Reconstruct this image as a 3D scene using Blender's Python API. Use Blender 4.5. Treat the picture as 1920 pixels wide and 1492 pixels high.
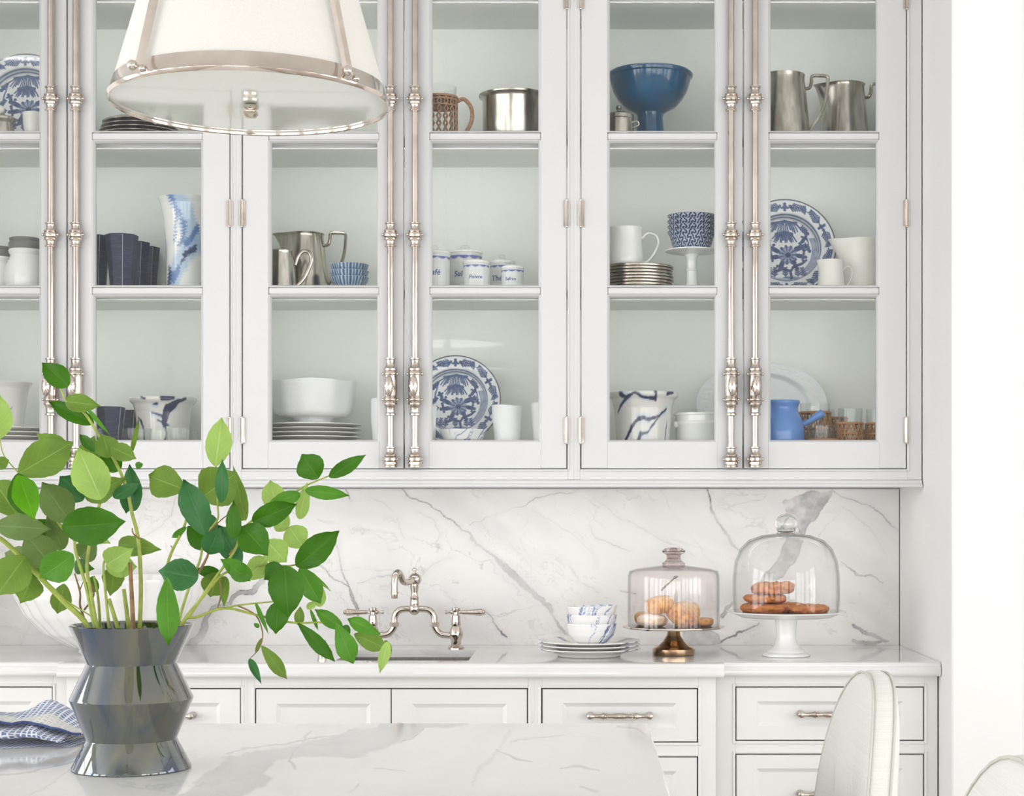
import bpy, math, random
import numpy as np
from mathutils import Vector, Matrix

for _o in list(bpy.data.objects):
    bpy.data.objects.remove(_o, do_unlink=True)
SC = bpy.context.scene
COL = SC.collection
PI = math.pi

# ------------------------------------------------------------------ camera, world, lights, exposure
CAM_Z, CAM_D, FPX, PX0, PY0 = 1.29, 4.8, 3200.0, 1090.0, 958.0
_c = bpy.data.cameras.new('camera')
_c.sensor_width = 36.0
_c.lens = FPX / 1920 * 36.0
_c.shift_x = -(PX0 - 960) / 1920
_c.shift_y = (PY0 - 746) / 1920
_c.clip_start = 0.05
CAM = bpy.data.objects.new('camera', _c)
COL.objects.link(CAM)
CAM.location = (0, -CAM_D, CAM_Z)
CAM.rotation_euler = (PI / 2, 0, 0)
SC.camera = CAM

W = bpy.data.worlds.new('sky')
SC.world = W
W.use_nodes = True
W.node_tree.nodes['Background'].inputs[0].default_value = (0.93, 0.96, 1.0, 1)
W.node_tree.nodes['Background'].inputs[1].default_value = 1.0

def area(name, loc, direction, sx, sy, power, color=(1, 1, 1)):
    l = bpy.data.lights.new(name, 'AREA')
    l.shape = 'RECTANGLE'; l.size = sx; l.size_y = sy; l.energy = power; l.color = color
    o = bpy.data.objects.new(name, l); COL.objects.link(o)
    o.location = loc
    o.rotation_euler = Vector(direction).to_track_quat('-Z', 'Y').to_euler()
    return o
# daylight entering through the room's windows
RX, LX, RY, CZ = 4.6, -5.4, -6.6, 3.05          # right wall, left wall, rear wall, ceiling
SIDE_WIN = [(-1.75, 1.5), (-3.65, 1.5), (-5.5, 1.5)]       # centre y, width; z .2 .. 2.8
REAR_WIN = [(-4.5, 1.5), (2.8, 1.3), (3.98, .9)]            # tall ones: centre x, width
LOW_WIN = [(-2.5, 1.7), (-.55, 1.7), (1.25, 1.4)]          # low ones under the rear cabinets, z .45 .. 1.68
WZ0, WZ1 = .2, 2.8
def daylight(loc, direction, w, h, radiance, color):
    area('daylight', loc, direction, w, h, radiance * PI * w * h, color)
for _y, _w in SIDE_WIN:
    daylight((RX + 0.16, _y, 1.5), (-1, 0, 0), _w, 2.6, 2.0, (1.0, 0.985, 0.965))
    daylight((LX - 0.16, _y, 1.5), (1, 0, 0), _w, 2.6, 3.3, (0.985, 0.99, 1.0))
for _x, _w in REAR_WIN:
    daylight((_x, RY - 0.16, 1.5), (0, 1, 0), _w, 2.6, 2.4, (1.0, 0.99, 0.98))
for _x, _w in LOW_WIN:
    daylight((_x, RY - 0.16, 1.065), (0, 1, 0), _w, 1.23, 2.8, (1.0, 0.99, 0.98))

SC.view_settings.view_transform = 'Standard'
SC.view_settings.look = 'None'
SC.view_settings.gamma = 1.0
SC.view_settings.use_curve_mapping = False
SC.view_settings.exposure = 0.54
SC.cycles.use_denoising = True
SC.cycles.max_bounces = 10
SC.cycles.diffuse_bounces = 5
SC.cycles.glossy_bounces = 5
SC.cycles.transmission_bounces = 8
SC.cycles.transparent_max_bounces = 24
SC.cycles.caustics_reflective = False
SC.cycles.caustics_refractive = False
SC.cycles.sample_clamp_indirect = 6.0
SC.cycles.blur_glossy = 0.5

# ------------------------------------------------------------------ measuring helpers
def S(d): return FPX / d                       # pixels per metre at distance d from the camera
def X(px, d): return (px - PX0) * d / FPX
def Z(py, d): return CAM_Z + (PY0 - py) * d / FPX
def Y(d): return d - CAM_D
def P(px, py, d): return Vector((X(px, d), Y(d), Z(py, d)))

# ------------------------------------------------------------------ mesh builder
class MB:
    def __init__(s): s.v = []; s.f = []; s.mi = []; s.m = 0; s.uv = None
    def add(s, vs, fs):
        n = len(s.v); s.v.extend([tuple(v) for v in vs])
        for f in fs: s.f.append(tuple(n + i for i in f)); s.mi.append(s.m)
        return n
    def box(s, x0, x1, y0, y1, z0, z1, b=0.0):
        if x0 > x1: x0, x1 = x1, x0
        if y0 > y1: y0, y1 = y1, y0
        if z0 > z1: z0, z1 = z1, z0
        if b <= 0:
            s.add([(x0,y0,z0),(x1,y0,z0),(x1,y1,z0),(x0,y1,z0),(x0,y0,z1),(x1,y0,z1),(x1,y1,z1),(x0,y1,z1)],
                  [(0,3,2,1),(4,5,6,7),(0,1,5,4),(1,2,6,5),(2,3,7,6),(3,0,4,7)])
            return s
        b = min(b, (x1-x0)*.45, (y1-y0)*.45, (z1-z0)*.45)
        lo = (x0,y0,z0); hi = (x1,y1,z1); vs = []; idx = {}
        for a in range(3):
            for c in range(8):
                sg = [(c >> k) & 1 for k in range(3)]
                p = [ (hi[k] if sg[k] else lo[k]) if k == a else (hi[k]-b if sg[k] else lo[k]+b) for k in range(3)]
                idx[(a, c)] = len(vs); vs.append(p)
        fs = []
        cen = Vector(((x0+x1)/2,(y0+y1)/2,(z0+z1)/2))
        def face(ids):
            q = [Vector(vs[i]) for i in ids]
            n = (q[1]-q[0]).cross(q[2]-q[0]); mid = sum(q, Vector())/len(q)
            fs.append(ids if n.dot(mid-cen) > 0 else ids[::-1])
        for a in range(3):
            u, w = [k for k in range(3) if k != a]
            for sd in (0, 1):
                ids = []
                for (su, sw) in ((0,0),(1,0),(1,1),(0,1)):
                    ids.append(idx[(a, (sd << a) | (su << u) | (sw << w))])
                face(ids)
        for a in range(3):            # edges along axis a
            u, w = [k for k in range(3) if k != a]
            for su in (0,1):
                for sw in (0,1):
                    c0 = (su << u)|(sw << w); c1 = c0 | (1 << a)
                    face([idx[(u,c0)], idx[(u,c1)], idx[(w,c1)], idx[(w,c0)]])
        for c in range(8): face([idx[(0,c)], idx[(1,c)], idx[(2,c)]])
        s.add(vs, fs); return s
    def lathe(s, prof, n=32, cx=0, cy=0, z0=0, cap0=True, cap1=True, fn=None, axis='z', close=False):
        base = len(s.v); rings = []
        vs = []; fs = []
        for (r, z) in prof:
            ring = []
            for i in range(n):
                a = 2*PI*i/n
                rr, zz, aa = r, z, a
                if fn: rr, zz, aa = fn(r, z, a)
                x, y = rr*math.cos(aa), rr*math.sin(aa)
                if axis == 'z': p = (cx+x, cy+y, z0+zz)
                elif axis == 'y': p = (cx+x, cy-zz, z0+y)      # axis pointing to -y
                else: p = (cx+zz, cy+x, z0+y)
                ring.append(len(vs)); vs.append(p)
            rings.append(ring)
        m = len(rings)
        for k in range(m if close else m-1):
            A, B = rings[k], rings[(k+1) % m]
            for i in range(n):
                j = (i+1) % n
                fs.append((A[i], A[j], B[j], B[i]))
        if not close:
            if cap0: fs.append(tuple(rings[0][::-1]))
            if cap1: fs.append(tuple(rings[-1]))
        s.add(vs, fs); return s
    def tube(s, pts, r, n=8, caps=True, closed=False, squash=None):
        pts = [Vector(p) for p in pts]; m = len(pts)
        rr = r if isinstance(r, (list, tuple)) else [r]*m
        if len(rr) != m: rr = [rr[0] + (rr[-1]-rr[0])*i/(m-1) for i in range(m)]
        vs = []; fs = []
        up = None
        for i, p in enumerate(pts):
            if closed: t = (pts[(i+1) % m]-pts[i-1])
            else: t = pts[min(i+1, m-1)]-pts[max(i-1, 0)]
            if t.length < 1e-9: t = Vector((0,0,1))
            t.normalize()
            if up is None:
                up = Vector((0,0,1)) if abs(t.z) < .9 else Vector((0,1,0))
            a = t.cross(up)
            if a.length < 1e-6: a = t.orthogonal()
            a.normalize(); b = a.cross(t).normalized(); up = b
            sa, sb = squash if squash else (1, 1)
            for k in range(n):
                th = 2*PI*k/n
                vs.append(p + a*(math.cos(th)*rr[i]*sa) + b*(math.sin(th)*rr[i]*sb))
        for i in range(m if closed else m-1):
            i2 = (i+1) % m
            for k in range(n):
                k2 = (k+1) % n
                fs.append((i*n+k2, i*n+k, i2*n+k, i2*n+k2))
        if caps and not closed:
            fs.append(tuple(range(n))); fs.append(tuple((m-1)*n+k for k in range(n-1, -1, -1)))
        s.add(vs, fs); return s
    def ball(s, c, r, n=12, m=8, sc=(1,1,1)):
        vs = [(c[0], c[1], c[2]-r*sc[2])]; fs = []
        for j in range(1, m):
            ph = -PI/2+PI*j/m
            for i in range(n):
                a = 2*PI*i/n
                vs.append((c[0]+r*sc[0]*math.cos(ph)*math.cos(a), c[1]+r*sc[1]*math.cos(ph)*math.sin(a), c[2]+r*sc[2]*math.sin(ph)))
        vs.append((c[0], c[1], c[2]+r*sc[2]))
        for i in range(n):
            fs.append((0, 1+(i+1) % n, 1+i))
            for j in range(m-2):
                a = 1+j*n; b = a+n
                fs.append((a+i, a+(i+1) % n, b+(i+1) % n, b+i))
            fs.append((len(vs)-1, 1+(m-2)*n+i, 1+(m-2)*n+(i+1) % n))
        s.add(vs, fs); return s
    def prism(s, poly, axis, a0, a1):
        """extrude a closed 2D polygon along axis: 'x' -> poly (y,z), 'y' -> (x,z), 'z' -> (x,y)"""
        n = len(poly); vs = []
        for a in (a0, a1):
            for (u, w) in poly:
                vs.append((a,u,w) if axis == 'x' else (u,a,w) if axis == 'y' else (u,w,a))
        fs = [tuple(range(n)), tuple(range(2*n-1, n-1, -1))]
        for i in range(n):
            j = (i+1) % n; fs.append((i, i+n, j+n, j))
        s.add(vs, fs); return s
    def grid(s, nu, nv, fn, wrap_u=False):
        base = len(s.v)
        vs = [fn(i, j) for j in range(nv) for i in range(nu)]
        fs = []
        for j in range(nv-1):
            for i in range(nu if wrap_u else nu-1):
                i2 = (i+1) % nu
                fs.append((j*nu+i, j*nu+i2, (j+1)*nu+i2, (j+1)*nu+i))
        s.add(vs, fs); return s
    def build(s, name, mat, parent=None, world=False, smooth=35, col=None, loc=None, vec=None, fix=False):
        me = bpy.data.meshes.new(name)
        v = s.v
        if world and parent is not None:
            l = parent['_w'] if '_w' in parent else tuple(parent.location)
            v = [(p[0]-l[0], p[1]-l[1], p[2]-l[2]) for p in v]
        me.from_pydata(v, [], s.f)
        mats = mat if isinstance(mat, (list, tuple)) else [mat]
        for m in mats: me.materials.append(m)
        if len(mats) > 1: me.polygons.foreach_set('material_index', s.mi)
        if col is not None:
            a = me.color_attributes.new('Col', 'FLOAT_COLOR', 'POINT')
            c = np.ones((len(v), 4), dtype=np.float32); c[:, :3] = np.asarray(col)[:, :3]
            a.data.foreach_set('color', c.ravel())
        if s.uv is not None:
            a = me.attributes.new('uvp', 'FLOAT_VECTOR', 'POINT')
            a.data.foreach_set('vector', np.asarray(s.uv, dtype=np.float32).ravel())
        me.validate()
        if fix:
            import bmesh
            bm = bmesh.new(); bm.from_mesh(me); bmesh.ops.recalc_face_normals(bm, faces=bm.faces); bm.to_mesh(me); bm.free()
        if smooth:
            me.polygons.foreach_set('use_smooth', [True]*len(me.polygons))
            me.set_sharp_from_angle(angle=math.radians(smooth))
        me.update()
        o = bpy.data.objects.new(name, me); COL.objects.link(o)
        if parent is not None: o.parent = parent
        if loc is not None: o.location = loc
        return o

def tag(o, label=None, cat=None, group=None, kind=None):
    if label: o['label'] = label
    if cat: o['category'] = cat
    if group: o['group'] = group
    if kind: o['kind'] = kind
    return o
def thing(name, label, cat, loc=(0,0,0), rz=0, group=None):
    o = bpy.data.objects.new(name, None); COL.objects.link(o)
    o.empty_display_size = .05
    o.location = loc; o.rotation_euler = (0,0,rz)
    return tag(o, label, cat, group)
def wchild(parent_child, o):       # remember the world base for sub-parts built in world coordinates
    return o
def struct(name, mb, mat, label=None, smooth=30):
    o = mb.build(name, mat, smooth=smooth); o['kind'] = 'structure'
    if label: o['label'] = label
    return o
def copy_tree(o, parent=None):
    c = o.copy(); COL.objects.link(c); c.parent = parent
    for ch in list(o.children): copy_tree(ch, c)
    return c
def smoothpath(pts, k=6):
    """Catmull-Rom resampling"""
    pts = [Vector(p) for p in pts]; out = []
    for i in range(len(pts)-1):
        p0 = pts[max(i-1,0)]; p1 = pts[i]; p2 = pts[i+1]; p3 = pts[min(i+2, len(pts)-1)]
        for j in range(k):
            t = j/k
            out.append(.5*((2*p1)+(p2-p0)*t+(2*p0-5*p1+4*p2-p3)*t*t+(3*p1-p0-3*p2+p3)*t**3))
    out.append(pts[-1]); return out

# ------------------------------------------------------------------ numpy noise
_rng = np.random.RandomState(7)
_TAB = _rng.rand(4096).astype(np.float64)
def vnoise(x, y, z=0.0, seed=0):
    x = np.asarray(x, float); y = np.asarray(y, float); z = np.asarray(z, float)+np.zeros_like(x)
    xi = np.floor(x).astype(int); yi = np.floor(y).astype(int); zi = np.floor(z).astype(int)
    fx = x-xi; fy = y-yi; fz = z-zi
    fx = fx*fx*(3-2*fx); fy = fy*fy*(3-2*fy); fz = fz*fz*(3-2*fz)
    def h(a, b, c): return _TAB[(a*1619+b*31337+c*6971+seed*1013) & 4095]
    def l(a, b, t): return a+(b-a)*t
    return l(l(l(h(xi,yi,zi),h(xi+1,yi,zi),fx), l(h(xi,yi+1,zi),h(xi+1,yi+1,zi),fx), fy),
             l(l(h(xi,yi,zi+1),h(xi+1,yi,zi+1),fx), l(h(xi,yi+1,zi+1),h(xi+1,yi+1,zi+1),fx), fy), fz)
def fbm(x, y, z=0.0, o=4, seed=0):
    s = 0; a = .5
    for k in range(o):
        s = s + a*(vnoise(np.asarray(x)*2**k, np.asarray(y)*2**k, np.asarray(z)*2**k, seed+k)-.5); a *= .5
    return s
def sstep(a, b, x):
    t = np.clip((x-a)/(b-a), 0, 1); return t*t*(3-2*t)
def segdist(px, py, pts, widths=None):
    """distance to a polyline minus local half width"""
    best = np.full(np.shape(px), 1e9)
    n = len(pts)
    for i in range(n-1):
        ax, ay = pts[i]; bx, by = pts[i+1]
        dx, dy = bx-ax, by-ay; L2 = dx*dx+dy*dy+1e-12
        t = np.clip(((px-ax)*dx+(py-ay)*dy)/L2, 0, 1)
        d = np.hypot(px-ax-t*dx, py-ay-t*dy)
        if widths is not None: d = d-(widths[i]+(widths[i+1]-widths[i])*t)
        best = np.minimum(best, d)
    return best
def inpoly(px, py, poly):
    ins = np.zeros(np.shape(px), bool); n = len(poly)
    for i in range(n):
        x0, y0 = poly[i]; x1, y1 = poly[(i+1) % n]
        c = ((y0 > py) != (y1 > py))
        with np.errstate(divide='ignore', invalid='ignore'):
            xi = (x1-x0)*(py-y0)/((y1-y0) if y1 != y0 else 1e-9)+x0
        ins ^= c & (px < xi)
    return ins
def polydist(px, py, poly):
    d = segdist(px, py, list(poly)+[poly[0]])
    return np.where(inpoly(px, py, poly), -d, d)

# ------------------------------------------------------------------ materials
def nt(name):
    m = bpy.data.materials.new(name); m.use_nodes = True
    t = m.node_tree; return m, t, t.nodes['Principled BSDF'], t.nodes['Material Output']
def setp(b, **k):
    for n, v in k.items():
        i = b.inputs[n.replace('_', ' ')]
        if isinstance(v, tuple) and len(v) == 3: v = (*v, 1)
        i.default_value = v
def srgb(r, g, b):
    f = lambda c: (c/255/12.92) if c/255 <= .04045 else ((c/255+.055)/1.055)**2.4
    return (f(r), f(g), f(b))
def N(t, typ, **k):
    n = t.nodes.new(typ)
    for a, v in k.items(): setattr(n, a, v)
    return n
def ramp(t, stops, interp='LINEAR'):
    r = N(t, 'ShaderNodeValToRGB'); e = r.color_ramp.elements; r.color_ramp.interpolation = interp
    while len(e) > 1: e.remove(e[-1])
    e[0].position = stops[0][0]; e[0].color = (*stops[0][1], 1)
    for p, c in stops[1:]:
        q = e.new(p); q.color = (*c, 1)
    return r
def mat_simple(name, col, rough=.5, metal=0.0, var=.03, scale=20, bump=0.0, bscale=200, coat=0.0, spec=.5, aniso=None):
    """plain procedural material: base colour broken up by a little noise, optional fine relief"""
    m, t, b, o = nt(name)
    tc = N(t, 'ShaderNodeTexCoord'); nz = N(t, 'ShaderNodeTexNoise')
    nz.inputs['Scale'].default_value = scale; nz.inputs['Detail'].default_value = 3
    t.links.new(tc.outputs['Object'], nz.inputs['Vector'])
    c0 = tuple(max(0, c*(1-var)) for c in col); c1 = tuple(min(1, c*(1+var)) for c in col)
    r = ramp(t, [(.3, c0), (.7, c1)])
    t.links.new(nz.outputs['Fac'], r.inputs[0]); t.links.new(r.outputs[0], b.inputs['Base Color'])
    setp(b, Roughness=rough, Metallic=metal)
    b.inputs['Coat Weight'].default_value = coat
    b.inputs['Specular IOR Level'].default_value = spec
    if bump:
        n2 = N(t, 'ShaderNodeTexNoise'); n2.inputs['Scale'].default_value = bscale; n2.inputs['Detail'].default_value = 2
        t.links.new(tc.outputs['Object'], n2.inputs['Vector'])
        bp = N(t, 'ShaderNodeBump'); bp.inputs['Strength'].default_value = bump; bp.inputs['Distance'].default_value = .002
        t.links.new(n2.outputs['Fac'], bp.inputs['Height']); t.links.new(bp.outputs[0], b.inputs['Normal'])
    return m
def mat_attr(name, rough=.2, coat=.3, metal=0.0):
    m, t, b, o = nt(name)
    a = N(t, 'ShaderNodeAttribute'); a.attribute_name = 'Col'
    t.links.new(a.outputs['Color'], b.inputs['Base Color'])
    setp(b, Roughness=rough, Metallic=metal); b.inputs['Coat Weight'].default_value = coat
    return m
def mat_metal(name, c0, c1, rough=.12, r2=.3, scale=(8, 8, 30)):
    m, t, b, o = nt(name)
    tc = N(t, 'ShaderNodeTexCoord'); mp = N(t, 'ShaderNodeMapping'); mp.inputs['Scale'].default_value = scale
    nz = N(t, 'ShaderNodeTexNoise'); nz.inputs['Scale'].default_value = 3; nz.inputs['Detail'].default_value = 5
    t.links.new(tc.outputs['Object'], mp.inputs[0]); t.links.new(mp.outputs[0], nz.inputs['Vector'])
    r = ramp(t, [(.35, c0), (.65, c1)]); t.links.new(nz.outputs['Fac'], r.inputs[0]); t.links.new(r.outputs[0], b.inputs['Base Color'])
    q = N(t, 'ShaderNodeMapRange'); q.inputs['To Min'].default_value = rough; q.inputs['To Max'].default_value = r2
    t.links.new(nz.outputs['Fac'], q.inputs['Value']); t.links.new(q.outputs[0], b.inputs['Roughness'])
    setp(b, Metallic=1.0)
    return m
def mat_thin_glass(name, tint=(.97, .98, .97), ior=1.5, edge=(.97, .98, .97), gain=1.0):
    """thin glass: Fresnel reflection over clear tinted transmission"""
    m, t, b, o = nt(name); t.nodes.remove(b)
    g = N(t, 'ShaderNodeBsdfGlossy'); g.inputs['Roughness'].default_value = .01
    tr = N(t, 'ShaderNodeBsdfTransparent'); mx = N(t, 'ShaderNodeMixShader'); fr = N(t, 'ShaderNodeFresnel')
    ge = N(t, 'ShaderNodeNewGeometry'); io = N(t, 'ShaderNodeMix', data_type='FLOAT')      # same reflectance from either side of the sheet
    io.inputs[2].default_value = ior; io.inputs[3].default_value = 1/ior
    t.links.new(ge.outputs['Backfacing'], io.inputs[0]); t.links.new(io.outputs[0], fr.inputs['IOR'])
    lw = N(t, 'ShaderNodeLayerWeight'); lw.inputs['Blend'].default_value = .35
    r = ramp(t, [(.0, tint), (.55, tint), (1.0, edge)])
    t.links.new(lw.outputs['Facing'], r.inputs[0]); t.links.new(r.outputs[0], tr.inputs['Color'])
    t.links.new(fr.outputs[0], mx.inputs[0]); t.links.new(tr.outputs[0], mx.inputs[1]); t.links.new(g.outputs[0], mx.inputs[2])
    t.links.new(mx.outputs[0], o.inputs['Surface'])
    return m
def mat_marble(name, rough=.09, seed=0.0, dens=1.0, base=(.87, .865, .855)):
    """white marble: hand-laid grey veins come from the slab's own 'vein' attribute, fine ones from noise"""
    m, t, b, o = nt(name)
    geo = N(t, 'ShaderNodeNewGeometry')
    mp = N(t, 'ShaderNodeMapping'); mp.inputs['Rotation'].default_value = (.2, -.75+seed, .5); mp.inputs['Location'].default_value = (seed*3, seed, seed*2)
    mp.inputs['Scale'].default_value = (1.0, 1.0, 2.3)
    t.links.new(geo.outputs['Position'], mp.inputs[0])
    def noise(sc, det, dist, rg=.5):
        n = N(t, 'ShaderNodeTexNoise'); n.inputs['Scale'].default_value = sc; n.inputs['Detail'].default_value = det
        n.inputs['Distortion'].default_value = dist; n.inputs['Roughness'].default_value = rg
        t.links.new(mp.outputs[0], n.inputs['Vector']); return n
    def ridge(n, w):
        s = N(t, 'ShaderNodeMath', operation='SUBTRACT'); s.inputs[1].default_value = .5; t.links.new(n.outputs['Fac'], s.inputs[0])
        a = N(t, 'ShaderNodeMath', operation='ABSOLUTE'); t.links.new(s.outputs[0], a.inputs[0])
        q = N(t, 'ShaderNodeMapRange'); q.inputs['From Min'].default_value = 0; q.inputs['From Max'].default_value = w
        q.inputs['To Min'].default_value = 1; q.inputs['To Max'].default_value = 0; t.links.new(a.outputs[0], q.inputs[0]); return q
    v1 = ridge(noise(1.3, 9, .9, .6), .012)
    msk = N(t, 'ShaderNodeMapRange'); msk.inputs['From Min'].default_value = .52; msk.inputs['From Max'].default_value = .68
    t.links.new(noise(2.3, 2, 0).outputs['Fac'], msk.inputs[0])
    mu = N(t, 'ShaderNodeMath', operation='MULTIPLY'); t.links.new(v1.outputs[0], mu.inputs[0]); t.links.new(msk.outputs[0], mu.inputs[1])
    mu1 = N(t, 'ShaderNodeMath', operation='MULTIPLY'); mu1.inputs[1].default_value = .30*dens; t.links.new(mu.outputs[0], mu1.inputs[0])
    cloud = N(t, 'ShaderNodeMapRange'); cloud.inputs['From Min'].default_value = .45; cloud.inputs['From Max'].default_value = .8; cloud.inputs['To Max'].default_value = .16*dens
    t.links.new(noise(2.0, 5, .6).outputs['Fac'], cloud.inputs[0])
    at = N(t, 'ShaderNodeAttribute'); at.attribute_name = 'Col'
    ad = N(t, 'ShaderNodeMath', operation='ADD'); t.links.new(mu1.outputs[0], ad.inputs[0]); t.links.new(cloud.outputs[0], ad.inputs[1])
    sep = N(t, 'ShaderNodeSeparateColor'); t.links.new(at.outputs['Color'], sep.inputs[0])
    ad2 = N(t, 'ShaderNodeMath', operation='ADD'); t.links.new(ad.outputs[0], ad2.inputs[0]); t.links.new(sep.outputs[0], ad2.inputs[1])
    ad2.use_clamp = True
    r = ramp(t, [(0, base), (.5, (.50, .495, .49)), (1, (.17, .165, .165))])
    t.links.new(ad2.outputs[0], r.inputs[0]); t.links.new(r.outputs[0], b.inputs['Base Color'])
    setp(b, Roughness=rough)
    return m

M = {}
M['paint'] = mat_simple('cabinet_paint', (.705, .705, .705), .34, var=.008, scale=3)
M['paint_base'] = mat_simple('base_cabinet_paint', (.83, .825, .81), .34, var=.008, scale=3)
M['inside'] = mat_simple('cabinet_inside_paint', (.83, .85, .815), .5, var=.02, scale=3)
M['wall'] = mat_simple('wall_paint', (.86, .86, .85), .6, var=.01, scale=2)
M['ceiling'] = mat_simple('ceiling_paint', (.86, .86, .86), .7, var=.01, scale=2)
M['nickel'] = mat_metal('polished_nickel', (.57, .50, .445), (.69, .62, .555), .05, .12, (6, 6, 6))
M['silver'] = mat_metal('old_silver', (.26, .235, .19), (.62, .59, .53), .12, .30, (12, 12, 3))
M['gold'] = mat_metal('brass', (.42, .27, .15), (.60, .42, .27), .14, .26, (8, 8, 30))
M['pane'] = mat_thin_glass('window_glass', (.985, .99, .985), 1.38)
M['gap'] = mat_simple('shadow_gap_wood', (.10, .09, .075), .8)
M['white'] = mat_simple('white_porcelain', (.89, .89, .875), .16, var=.01, coat=.3)
M['steel'] = mat_metal('brushed_steel', (.45, .43, .41), (.55, .53, .5), .25, .35, (40, 2, 2))
M['floor'] = mat_simple('oak_floor', (.36, .325, .285), .4, var=.12, scale=6)
M['marble'] = mat_marble('calacatta_marble', .2, 0.0, 1.0, (.83, .82, .805))
M['marble_top'] = mat_marble('calacatta_counter', .06, .35, 1.0, (.80, .795, .785))
M['marble_island'] = mat_marble('calacatta_island', .07, .8, .55)
# ------------------------------------------------------------------ room shell
AX0, AX1 = -1.83, .8925           # the alcove the cabinets stand in
m = MB(); m.box(LX, RX, RY, 1.5, -.1, 0); struct('floor', m, M['floor'])
m = MB(); m.box(LX, RX, RY, 1.5, CZ, CZ+.1); struct('ceiling', m, M['ceiling'])
m = MB(); m.box(LX, RX, 0.0, .12, 0, CZ); struct('wall_back', m, M['wall'])
m = MB(); m.box(AX1, 1.062, -.69, 0.0, 0, CZ, .004); struct('wall_right_return', m, M['wall'])
m = MB(); m.box(AX0-.17, AX0, -.69, 0.0, 0, CZ, .004); struct('wall_left_return', m, M['wall'])
def wall_with_holes(name, axis, a0, a1, holes, z0, z1, pos, th):
    """wall split into piers, sills and heads around its window openings"""
    m = MB(); e = sorted(holes); cur = a0
    def bx(u0, u1, w0, w1):
        if axis == 'y': m.box(pos, pos+th, u0, u1, w0, w1)
        else: m.box(u0, u1, pos, pos+th, w0, w1)
    for c, w in e:
        bx(cur, c-w/2, 0, CZ); bx(c-w/2, c+w/2, 0, z0); bx(c-w/2, c+w/2, z1, CZ); cur = c+w/2
    bx(cur, a1, 0, CZ)
    return struct(name, m, M['wall'])
wall_with_holes('wall_right', 'y', RY, 1.5, SIDE_WIN, WZ0, WZ1, RX, .12)
wall_with_holes('wall_left', 'y', RY, 1.5, SIDE_WIN, WZ0, WZ1, LX-.12, .12)
def rear_wall():
    m = MB(); cur = LX
    for c, w, z0, z1 in [(c, w, WZ0, WZ1) for c, w in REAR_WIN[:1]]+[(c, w, .45, 1.68) for c, w in LOW_WIN]+[(c, w, WZ0, WZ1) for c, w in REAR_WIN[1:]]:
        m.box(cur, c-w/2, RY-.12, RY, 0, CZ); m.box(c-w/2, c+w/2, RY-.12, RY, 0, z0); m.box(c-w/2, c+w/2, RY-.12, RY, z1, CZ); cur = c+w/2
    m.box(cur, RX, RY-.12, RY, 0, CZ); struct('wall_rear', m, M['wall'])
rear_wall()
def window(k, axis, c, w, z0, z1, pos):
    fr = MB()
    def bx(u0, u1, w0, w1, t=.05):
        if axis == 'y': fr.box(pos-t/2, pos+t/2, u0, u1, w0, w1, .004)
        else: fr.box(u0, u1, pos-t/2, pos+t/2, w0, w1, .004)
    bx(c-w/2, c-w/2+.06, z0, z1); bx(c+w/2-.06, c+w/2, z0, z1); bx(c-w/2, c+w/2, z0, z0+.06); bx(c-w/2, c+w/2, z1-.06, z1)
    for i in (1, 2): bx(c-w/2+w*i/3-.012, c-w/2+w*i/3+.012, z0+.06, z1-.06, .03)
    n = 4 if z1-z0 > 1.5 else 2
    for j in range(1, n): bx(c-w/2+.06, c+w/2-.06, z0+(z1-z0)*j/n-.012, z0+(z1-z0)*j/n+.012, .03)
    struct('window_%d' % k, fr, M['paint'])
k = 1
for y_, w_ in SIDE_WIN:
    window(k, 'y', y_, w_, WZ0, WZ1, RX+.05); k += 1
    window(k, 'y', y_, w_, WZ0, WZ1, LX-.05); k += 1
for x_, w_ in REAR_WIN:
    window(k, 'x', x_, w_, WZ0, WZ1, RY-.05); k += 1
for x_, w_ in LOW_WIN:
    window(k, 'x', x_, w_, .45, 1.68, RY-.05); k += 1
# shiplap boards on the rear wall stay out of view; wall cabinets there show only as reflections in the glass
for i, (c, w) in enumerate([(-1.5, .96), (.46, .96)]):
    t = thing('wall_cabinet', ['closed white wall cabinet over the long rear window, on its far side', 'closed white wall cabinet over the long rear window, nearer the bright end'][i], 'cabinet', (c, RY+.17, 2.14))
    b = MB(); b.box(c-w/2, c+w/2, RY+.002, RY+.34, 2.14, CZ-.003, .003); b.build('body', M['paint'], t, world=True)
    for s in (-1, 1):
        x0, x1 = (c-w/2+.04, c-.003) if s < 0 else (c+.003, c+w/2-.04)
        d = MB(); d.box(x0, x1, RY+.341, RY+.36, 2.18, CZ-.08, .003)
        do = d.build('door', M['paint'], t, world=True)
        for (a0, a1, c0, c1) in ((x0, x0+.07, 2.18, CZ-.08), (x1-.07, x1, 2.18, CZ-.08), (x0, x1, 2.18, 2.25), (x0, x1, CZ-.15, CZ-.08)):
            pass
        kb = MB(); kb.lathe([(.006, 0), (.006, .012), (.014, .018), (.014, .026), (.004, .032)], 12, c+s*.035, RY+.36, 2.24, axis='y', fn=lambda r, z, a: (r, -z, a))
        kb.build('knob', M['nickel'], t, world=True)

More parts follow.
